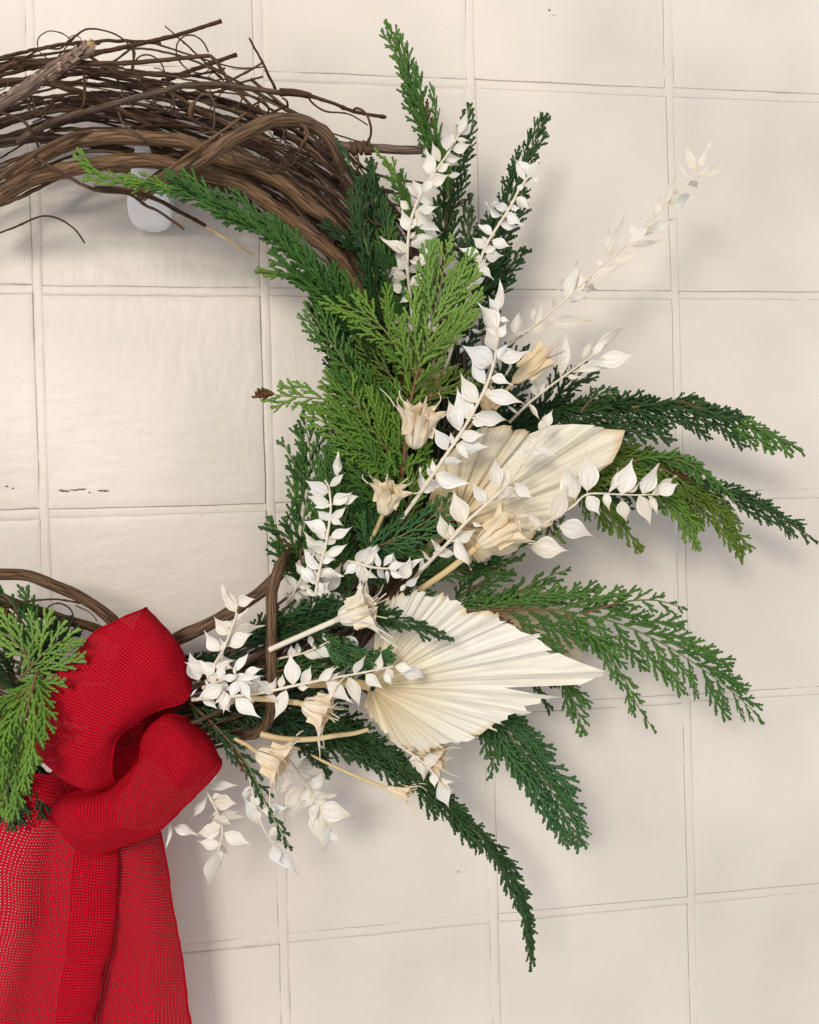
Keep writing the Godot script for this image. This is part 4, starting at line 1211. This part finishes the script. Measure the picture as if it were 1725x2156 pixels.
	spray("small upright cream spray beside the top corner of the red bow", [[350, 740, 0.115], [370, 700, 0.122], [440, 590, 0.132], [500, 440, 0.134], [545, 310, 0.134], [535, 250, 0.133]], 4.0,
		[535, 260, 412, 72, 545, 220, 692, 190, 545, 300, 605, 372, 525, 385, 395, 385, 530, 440, 757, 378, 490, 545, 682, 438, 420, 585, 293, 437, 425, 580, 485, 498, 430, 775, 425, 585, 440, 695, 508, 645, 490, 460, 500, 440, 560, 330, 645, 275], cream)
	spray("star shaped cluster of white leaves pointing at the viewer beside the bow", [[300, 860, 0.11], [400, 820, 0.128], [480, 785, 0.146], [545, 765, 0.158]], 4.6,
		[530, 740, 657, 593, 610, 755, 742, 700, 560, 790, 755, 777, 545, 775, 415, 805, 440, 840, 263, 952, 555, 810, 492, 948, 565, 800, 652, 988, 540, 770, 515, 690, 330, 740, 155, 664, 330, 735, 383, 712, 260, 805, 188, 588, 445, 880, 470, 1055, 460, 900, 370, 1010, 540, 940, 713, 1108, 250, 870, 190, 935, 310, 800, 355, 880, 350, 850, 240, 960, 300, 900, 390, 1040, 380, 760, 260, 650], white, 0.4)
	spray("cut white stem with a few leaves in front of the curved binding vine", [[830, 650, 0.115], [940, 625, 0.122], [1050, 600, 0.126], [1180, 545, 0.128], [1280, 490, 0.128]], 3.2,
		[1050, 600, 1205, 622, 1240, 520, 1362, 620, 1350, 480, 1507, 592, 965, 635, 950, 535, 1095, 470, 1122, 555, 1220, 510, 1200, 430], white)
	frame(345, 1483.5, 0.28)
	spray("drooping spray of bleached leaves just below the bow's lower right loop", [[260, 560, 0.08], [300, 620, 0.086], [350, 700, 0.09], [420, 850, 0.092], [440, 960, 0.092], [420, 1060, 0.09], [402, 1110, 0.089]], 3.8,
		[310, 610, 582, 602, 330, 600, 420, 500, 325, 690, 192, 882, 380, 730, 565, 745, 430, 850, 625, 835, 500, 900, 345, 855, 430, 920, 232, 1005, 455, 965, 652, 1072, 415, 1090, 335, 1388, 420, 1090, 435, 1190, 70, 920, 272, 970, 50, 900, 25, 1100, 300, 590, 470, 650, 410, 800, 340, 840], both, 0.25, 0.5)
	spray("drooping spray with a long white end leaf crossed by the small dark cedar", [[640, 470, 0.082], [650, 560, 0.085], [690, 760, 0.088], [760, 950, 0.09], [830, 1040, 0.09]], 3.8,
		[715, 900, 615, 675, 650, 690, 760, 770, 790, 990, 890, 905, 820, 1060, 862, 1222, 810, 1040, 1042, 1305, 740, 800, 943, 790, 660, 600, 770, 500, 720, 860, 690, 770], white, 0.25, 0.5)
	spray("drooping spray of cream leaves under the tan seed heads, over bare wall", [[930, 400, 0.075], [1000, 490, 0.08], [1080, 620, 0.084], [1160, 750, 0.086], [1230, 880, 0.086]], 3.6,
		[1065, 620, 903, 912, 1030, 500, 1132, 562, 1110, 690, 1182, 632, 1170, 780, 1452, 830, 1160, 770, 1166, 1108, 1210, 860, 1352, 866, 1240, 950, 1318, 1048, 1245, 900, 1213, 1152, 1100, 700, 1312, 678, 1130, 820, 1085, 815, 1000, 480, 1242, 380, 870, 650, 1003, 500, 860, 660, 960, 590, 1120, 640, 1200, 515], both, 0.25, 0.5)
	frame(724.5, 1518, 0.32)
	spray("short bleached spray hanging over the horned tan seed head below the palm leaf", [[300, 90, 0.105], [350, 150, 0.112], [480, 240, 0.118], [560, 310, 0.12], [620, 390, 0.12], [655, 440, 0.12]], 3.8,
		[380, 180, 320, 90, 450, 190, 440, 60, 500, 240, 413, 265, 480, 260, 532, 390, 560, 310, 590, 240, 590, 340, 597, 445, 625, 400, 690, 573, 640, 380, 725, 405, 550, 280, 612, 292, 400, 170, 480, 120], both)


# ---------------------------------------------------------------- dried seed heads
# base and mouth: where the case joins its stem and the middle of its open end; wide: half width at the mouth
func pod(label: String, base: Array, mouth: Array, wide: float, open: float, count: int, horn: float, tint: Color, stem: Array, stem_r: float, sd: int) -> void:
	var o := thing("seed_head", label, "dried seed head", Vector3.ZERO, "dried seed heads")
	var g := RandomNumberGenerator.new()
	g.seed = sd
	var b := at(base[0], base[1], base[2])
	var m := at(mouth[0], mouth[1], mouth[2])
	var ax := (m - b).normalized()
	var len := (m - b).length()
	var x := ax.cross(Vector3.BACK).normalized()
	var y := ax.cross(x)
	var w := wide * PX * 1.1
	var spin := g.randf_range(0, TAU)
	for k in count:
		var phi := spin + TAU * k / count + g.randf_range(-0.09, 0.09)
		var flare := open * g.randf_range(0.85, 1.15)
		var long := len * g.randf_range(0.96, 1.07)
		var nu := 9
		var nv := 16
		var p := PackedVector3Array()
		var t := PackedVector2Array()
		var col := PackedColorArray()
		var half := PI / count
		var keel := PackedVector3Array()
		for j in nv:
			var v := float(j) / (nv - 1)
			# body swells from the stem, then each follicle spreads outwards
			var body := w * (0.20 + 0.52 * pow(minf(v / 0.85, 1.0), 0.62)) * minf(1.0, 0.35 + v * 9.0)
			var outer := body + w * flare * pow(maxf(0.0, v - 0.45) / 0.55, 1.8) * 0.80
			var z := long * v * (1.0 - 0.18 * flare * pow(v, 3.0))
			var slit := smoothstep(0.45, 1.0, v)
			var inner := lerpf(body * 0.88, body * 0.72, slit)
			var spread := half * lerpf(0.97, 0.92, slit) * (1.0 - pow(maxf(0.0, v - 0.74) / 0.26, 3.0) * 0.97)
			for i in nu:
				var u := float(i) / (nu - 1) * 2.0 - 1.0
				var r := lerpf(outer, lerpf(inner, outer, pow(maxf(0.0, v - 0.8) / 0.2, 1.5)), pow(absf(u), 1.5))
				r *= 1.0 + 0.035 * cos(u * PI * 2.0) * (1.0 - slit)
				var a := phi + spread * u
				p.append(b + ax * z + (x * cos(a) + y * sin(a)) * r)
				t.append(Vector2(u * 0.5 + k * 0.31, v))
				var warm := lerpf(1.0, 0.95, slit * absf(u)) * g.randf_range(0.96, 1.02)
				var c := Color(1.0, warm, warm * warm) * tint
				col.append(c)
			keel.append(p[j * nu + nu / 2])
		var mb := MB.new()
		mb.grid(nu, nv, p, t, col)
		# the horn at the tip
		var e := keel[nv - 1]
		var d := (keel[nv - 1] - keel[nv - 4]).normalized()
		var hl := horn * PX * g.randf_range(0.3, 0.95)
		var sway := (x * g.randf_range(-1, 1) + y * g.randf_range(-1, 1)) * hl * 0.4
		var hp := smooth(PackedVector3Array([e - d * 0.001, e + d * hl * 0.5, e + d * hl + sway]), 5)
		var hr := PackedFloat32Array()
		for i in hp.size():
			hr.append(lerpf(1.7, 0.45, float(i) / hp.size()) * PX)
		mb.tube(hp, hr, 5, flat_colors(hp.size(), tint))
		part("follicle", mb.mesh(), M.seed_pod, o)
		# papery inner wall, standing between two follicles
		if open > 0.3:
			var a2 := phi + half
			var dir := x * cos(a2) + y * sin(a2)
			var pp := PackedVector3Array()
			var pt := PackedVector2Array()
			for j in 8:
				var v := 0.35 + 0.62 * j / 7.0
				var rim := w * (0.70 + 0.35 * flare * maxf(0.0, v - 0.5))
				for i in 3:
					var u := i / 2.0
					pp.append(b + ax * (long * v * (1.0 - 0.10 * u)) + dir * (w * 0.05 + (rim - w * 0.05) * u * (1.0 - 0.55 * pow(maxf(0.0, v - 0.75) / 0.25, 2.0))) + dir.cross(ax) * 0.0006 * sin(j * 1.3 + k))
					pt.append(Vector2(u, v))
			var mw := MB.new()
			mw.grid(3, 8, pp, pt, flat_colors(24, Color(1.0, 0.95, 0.86) * tint))
			part("inner_wall", mw.mesh(), M.seed_pod, o)
	if open > 0.3:
		for k in 4:
			var d := (ax + x * g.randf_range(-0.5, 0.5) + y * g.randf_range(-0.5, 0.5)).normalized()
			var s0 := b + ax * len * 0.5
			var sp := smooth(PackedVector3Array([s0, s0 + d * len * 0.35, s0 + d * len * g.randf_range(0.6, 0.85) + x * g.randf_range(-0.004, 0.004)]), 4)
			var mf := MB.new()
			var fr := PackedFloat32Array()
			for i in sp.size():
				fr.append(1.3 * PX)
			mf.tube(sp, fr, 4, flat_colors(sp.size(), Color(1, 0.92, 0.78)))
			part("filament", mf.mesh(), M.seed_pod, o)
	if stem.size():
		var sp := even(smooth(ats(stem), 8), 0.003)
		sp.append(b + ax * len * 0.03)
		var sr := PackedFloat32Array()
		for i in sp.size():
			sr.append(stem_r * 0.82 * PX * (1.0 + g.randf_range(-0.04, 0.04)) * lerpf(0.95, 1.0, float(i) / sp.size()))
		var ms := MB.new()
		ms.tube(sp, sr, 7, flat_colors(sp.size(), Color(1.05, 1.05, 1.05).lerp(tint, 0.3)))
		part("stem", ms.mesh(), M.straw if tint.b < 0.9 else M.bleached_stem, o)


func build_pods() -> void:
	frame(0, 0, 1)
	var pale := Color(1.0, 1.0, 0.98)
	var peach := Color(1.0, 0.94, 0.85)
	var gold := Color(0.98, 0.87, 0.66)
	pod("wide open peach seed head with curling horns in the middle of the green sprays", [872, 945, 0.134], [890, 852, 0.146], 42, 0.55, 8, 42, peach, [], 4.5, 3)
	pod("small bell shaped seed head with a short straw stem, above the upright white spray", [806, 1085, 0.124], [826, 1014, 0.134], 34, 0.75, 7, 30, Color(1.0, 0.95, 0.82), [[780, 1140, 0.1], [794, 1112, 0.11]], 5.5, 11)
	pod("closed golden seed head at the right, beside the broad white leaves", [1080, 806, 0.12], [1156, 738, 0.126], 30, 0.38, 6, 30, gold, [[1040, 850, 0.1], [1062, 826, 0.11]], 4.5, 5)
	pod("cream and golden seed head lying over the upper palm leaf on a thick straw stem", [1006, 1150, 0.142], [1092, 1093, 0.150], 40, 0.55, 8, 22, Color(1.0, 0.93, 0.78), [[884, 1242, 0.11], [950, 1196, 0.126], [1004, 1152, 0.137]], 8.0, 14)
	pod("large pale seed head with long horns above the lower palm leaf", [712, 1303, 0.154], [794, 1275, 0.161], 40, 0.75, 9, 52, pale, [[568, 1368, 0.13], [640, 1336, 0.142], [708, 1306, 0.149]], 6.6, 22)
	pod("tan seed head opening downwards beside the stalk of the lower palm leaf", [636, 1482, 0.146], [702, 1505, 0.151], 38, 0.75, 7, 40, Color(1.0, 0.95, 0.86), [[490, 1470, 0.118], [560, 1472, 0.13], [630, 1480, 0.14]], 6.5, 31)
	pod("tan seed head under the binding vine, opening right over the drooping leaves", [540, 1583, 0.122], [608, 1615, 0.128], 40, 0.7, 7, 34, Color(1.0, 0.94, 0.83), [[496, 1556, 0.1], [520, 1568, 0.11]], 5.0, 44)
	pod("horned tan seed head pointing right just below the lower palm leaf", [872, 1588, 0.102], [940, 1604, 0.110], 34, 0.5, 7, 62, Color(0.95, 0.86, 0.72), [[820, 1556, 0.09], [850, 1574, 0.098]], 4.0, 52)
	pod("slim closed seed head on a long thin straw stem over bare wall", [812, 1658, 0.098], [868, 1672, 0.104], 17, 0.5, 5, 44, Color(1.0, 0.90, 0.74), [[600, 1560, 0.08], [680, 1602, 0.088], [750, 1634, 0.093], [808, 1657, 0.098]], 3.8, 63)
	pod("brownish seed head in shadow behind the light green cedar", [905, 838, 0.088], [900, 776, 0.1], 34, 0.5, 7, 36, Color(0.86, 0.70, 0.50), [], 4.0, 71)
	pod("tan seed head half hidden behind the long front spray of white leaves", [1018, 864, 0.108], [1050, 822, 0.116], 30, 0.45, 6, 24, Color(0.93, 0.78, 0.55), [[985, 905, 0.095], [1005, 880, 0.104]], 4.0, 80)
	var o := thing("straw_stem", "bare straw coloured stem under the curved binding vine", "dried stem", Vector3.ZERO)
	var mb := MB.new()
	var sp := smooth(ats([[550, 1546, 0.105], [600, 1556, 0.11], [660, 1556, 0.112], [710, 1548, 0.112], [745, 1544, 0.11], [775, 1536, 0.108]]), 6)
	var sr := PackedFloat32Array()
	for i in sp.size():
		sr.append(lerpf(6.0, 4.0, float(i) / sp.size()) * PX)
	mb.tube(sp, sr, 7, flat_colors(sp.size(), Color(1.1, 1.15, 1.2)))
	part("stem", mb.mesh(), M.straw, o)


# ---------------------------------------------------------------- the red bow
func ribbon(o: Node3D, called: String, rows: Array, per: int, nu: int, width_threads: float) -> void:
	# rows of control points across the ribbon, row after row along it
	var cu: int = rows[0].size()
	var lines := []
	for r in rows:
		lines.append(smooth(ats(r), nu))
	var across: int = lines[0].size()
	var p := PackedVector3Array()
	var cols := []
	for i in across:
		var line := PackedVector3Array()
		for r in lines:
			line.append(r[i])
		cols.append(smooth(line, per))
	var nv: int = cols[0].size()
	# slight unevenness of a hand tied ribbon
	var f := FastNoiseLite.new()
	f.seed = rng.randi() % 1000
	f.frequency = 1.0
	for i in range(0, across):
		for j in nv:
			var q: Vector3 = cols[i][j]
			cols[i][j] = q + Vector3(f.get_noise_3d(q.x * 22.0, q.y * 22.0, q.z * 30.0 + 9.0), f.get_noise_3d(q.x * 22.0 + 40.0, q.y * 22.0, q.z * 30.0), f.get_noise_3d(q.x * 26.0, q.y * 26.0 + 70.0, q.z * 30.0) * 1.3) * 0.0026
	var t := PackedVector2Array()
	var run := 0.0
	var broad := 0.0
	for j in nv:
		for i in across - 1:
			broad += cols[i][j].distance_to(cols[i + 1][j]) / nv
	var threads := broad / (0.0024 if called == "tail" else 0.0021) if width_threads == 0.0 else width_threads
	for j in nv:
		if j > 0:
			var dist := 0.0
			for i in across:
				dist += cols[i][j].distance_to(cols[i][j - 1])
			run += dist / across
		for i in across:
			p.append(cols[i][j])
			t.append(Vector2(float(i) / (across - 1) * threads / 8.0, run / (0.0024 if called == "tail" else 0.0021) / 8.0))
	var mb := MB.new()
	mb.grid(across, nv, p, t)
	var m := part(called, mb.mesh(), M.red_weave_open if called == "tail" else M.red_weave, o)
	# the wired edges
	for e: int in [0, across - 1]:
		var ep := PackedVector3Array()
		var er := PackedFloat32Array()
		for j in nv:
			ep.append(p[j * across + e])
			er.append(0.00085)
		var me := MB.new()
		me.tube(ep, er, 5, flat_colors(nv, Color.WHITE))
		part("edge_cord", me.mesh(), M.red_edge, m)


func build_bow() -> void:
	frame(0, 0, 1)
	var o := thing("red_bow", "large red open weave ribbon bow with hanging tails at the bottom of the wreath", "bow", Vector3.ZERO)
	ribbon(o, "tail", [
		[[235, 1735, 0.075], [262, 1745, 0.08], [300, 1748, 0.078], [336, 1748, 0.07]],
		[[232, 1790, 0.074], [268, 1790, 0.084], [312, 1780, 0.082], [345, 1800, 0.07]],
		[[215, 1880, 0.066], [262, 1880, 0.082], [318, 1872, 0.084], [357, 1870, 0.07]],
		[[180, 1990, 0.06], [248, 1992, 0.072], [318, 1985, 0.082], [376, 1985, 0.066]],
		[[150, 2100, 0.055], [228, 2104, 0.064], [312, 2100, 0.076], [392, 2096, 0.06]],
		[[110, 2240, 0.05], [205, 2244, 0.058], [300, 2240, 0.07], [408, 2236, 0.055]],
		[[80, 2360, 0.046], [180, 2364, 0.054], [290, 2360, 0.062], [415, 2356, 0.05]]], 8, 8, 0.0)
	ribbon(o, "tail", [
		[[44, 1620, 0.07], [110, 1636, 0.082], [150, 1642, 0.084], [190, 1660, 0.088], [235, 1690, 0.088], [232, 1690, 0.08], [200, 1680, 0.074]],
		[[-14, 1700, 0.068], [80, 1726, 0.084], [130, 1730, 0.08], [190, 1745, 0.092], [243, 1760, 0.09], [240, 1760, 0.082], [165, 1760, 0.076]],
		[[-50, 1815, 0.066], [40, 1832, 0.08], [108, 1834, 0.072], [180, 1840, 0.09], [242, 1845, 0.088], [239, 1845, 0.08], [152, 1845, 0.07]],
		[[-52, 1960, 0.06], [30, 1958, 0.078], [100, 1960, 0.066], [172, 1962, 0.086], [233, 1965, 0.084], [229, 1965, 0.075], [147, 1968, 0.062]],
		[[-80, 2080, 0.056], [0, 2080, 0.072], [74, 2080, 0.062], [150, 2084, 0.08], [206, 2084, 0.078], [202, 2084, 0.069], [126, 2086, 0.056]],
		[[-120, 2230, 0.05], [-40, 2230, 0.066], [50, 2230, 0.056], [130, 2232, 0.072], [176, 2234, 0.07], [172, 2234, 0.061], [108, 2236, 0.05]],
		[[-150, 2360, 0.046], [-70, 2360, 0.06], [20, 2360, 0.05], [110, 2362, 0.066], [150, 2364, 0.064], [146, 2364, 0.055], [95, 2366, 0.046]]], 8, 6, 0.0)
	ribbon(o, "loop", [
		[[282, 1500, 0.082], [292, 1512, 0.078], [302, 1526, 0.076], [312, 1540, 0.080]],
		[[240, 1420, 0.066], [278, 1440, 0.058], [322, 1462, 0.058], [372, 1490, 0.068]],
		[[282, 1316, 0.072], [318, 1346, 0.064], [358, 1390, 0.064], [396, 1450, 0.072]],
		[[307, 1285, 0.090], [336, 1308, 0.084], [374, 1354, 0.084], [403, 1418, 0.088]],
		[[286, 1292, 0.106], [328, 1324, 0.112], [372, 1376, 0.114], [402, 1440, 0.100]],
		[[192, 1342, 0.114], [258, 1384, 0.124], [326, 1434, 0.127], [386, 1478, 0.112]],
		[[96, 1450, 0.120], [165, 1488, 0.136], [244, 1516, 0.138], [300, 1512, 0.118]],
		[[66, 1538, 0.116], [118, 1580, 0.138], [186, 1604, 0.143], [242, 1566, 0.132]],
		[[82, 1594, 0.102], [128, 1636, 0.128], [186, 1662, 0.138], [238, 1640, 0.126]],
		[[130, 1600, 0.086], [172, 1634, 0.100], [216, 1658, 0.112], [262, 1650, 0.112]],
		[[200, 1550, 0.082], [232, 1580, 0.088], [262, 1600, 0.094], [290, 1590, 0.100]],
		[[280, 1508, 0.082], [285, 1516, 0.08], [290, 1524, 0.08], [296, 1530, 0.084]]], 9, 9, 44)
	ribbon(o, "loop", [
		[[296, 1528, 0.080], [300, 1544, 0.076], [304, 1560, 0.076], [308, 1580, 0.080]],
		[[340, 1530, 0.066], [356, 1572, 0.058], [372, 1612, 0.058], [384, 1660, 0.066]],
		[[384, 1516, 0.074], [420, 1546, 0.066], [444, 1580, 0.066], [458, 1610, 0.074]],
		[[392, 1512, 0.092], [428, 1542, 0.088], [452, 1574, 0.086], [463, 1602, 0.088]],
		[[346, 1508, 0.108], [396, 1546, 0.116], [434, 1590, 0.114], [456, 1624, 0.098]],
		[[306, 1544, 0.116], [338, 1596, 0.127], [372, 1648, 0.125], [402, 1686, 0.104]],
		[[292, 1606, 0.124], [300, 1650, 0.134], [314, 1704, 0.132], [332, 1748, 0.108]],
		[[236, 1656, 0.118], [230, 1690, 0.136], [238, 1745, 0.134], [252, 1786, 0.110]],
		[[160, 1666, 0.108], [146, 1700, 0.132], [164, 1758, 0.132], [196, 1796, 0.104]],
		[[118, 1682, 0.092], [112, 1712, 0.100], [134, 1762, 0.100], [176, 1792, 0.088]],
		[[160, 1668, 0.076], [166, 1694, 0.074], [184, 1728, 0.074], [204, 1760, 0.078]],
		[[286, 1560, 0.078], [290, 1572, 0.076], [294, 1584, 0.076], [298, 1596, 0.078]]], 9, 9, 44)
	# the gathered middle
	ribbon(o, "knot", [
		[[262, 1496, 0.078], [282, 1490, 0.088], [302, 1494, 0.086], [318, 1508, 0.076]],
		[[258, 1530, 0.078], [282, 1526, 0.094], [304, 1528, 0.092], [320, 1540, 0.076]],
		[[262, 1572, 0.076], [284, 1570, 0.088], [304, 1572, 0.086], [322, 1580, 0.074]]], 6, 6, 20)
	# ends of the left loops that show behind the front loop
	ribbon(o, "loop", [
		[[236, 1560, 0.074], [240, 1590, 0.074], [246, 1620, 0.074]],
		[[140, 1610, 0.080], [160, 1650, 0.082], [190, 1690, 0.080]],
		[[84, 1640, 0.078], [110, 1680, 0.082], [150, 1720, 0.078]],
		[[40, 1690, 0.066], [80, 1720, 0.062], [130, 1750, 0.062]]], 6, 6, 34)
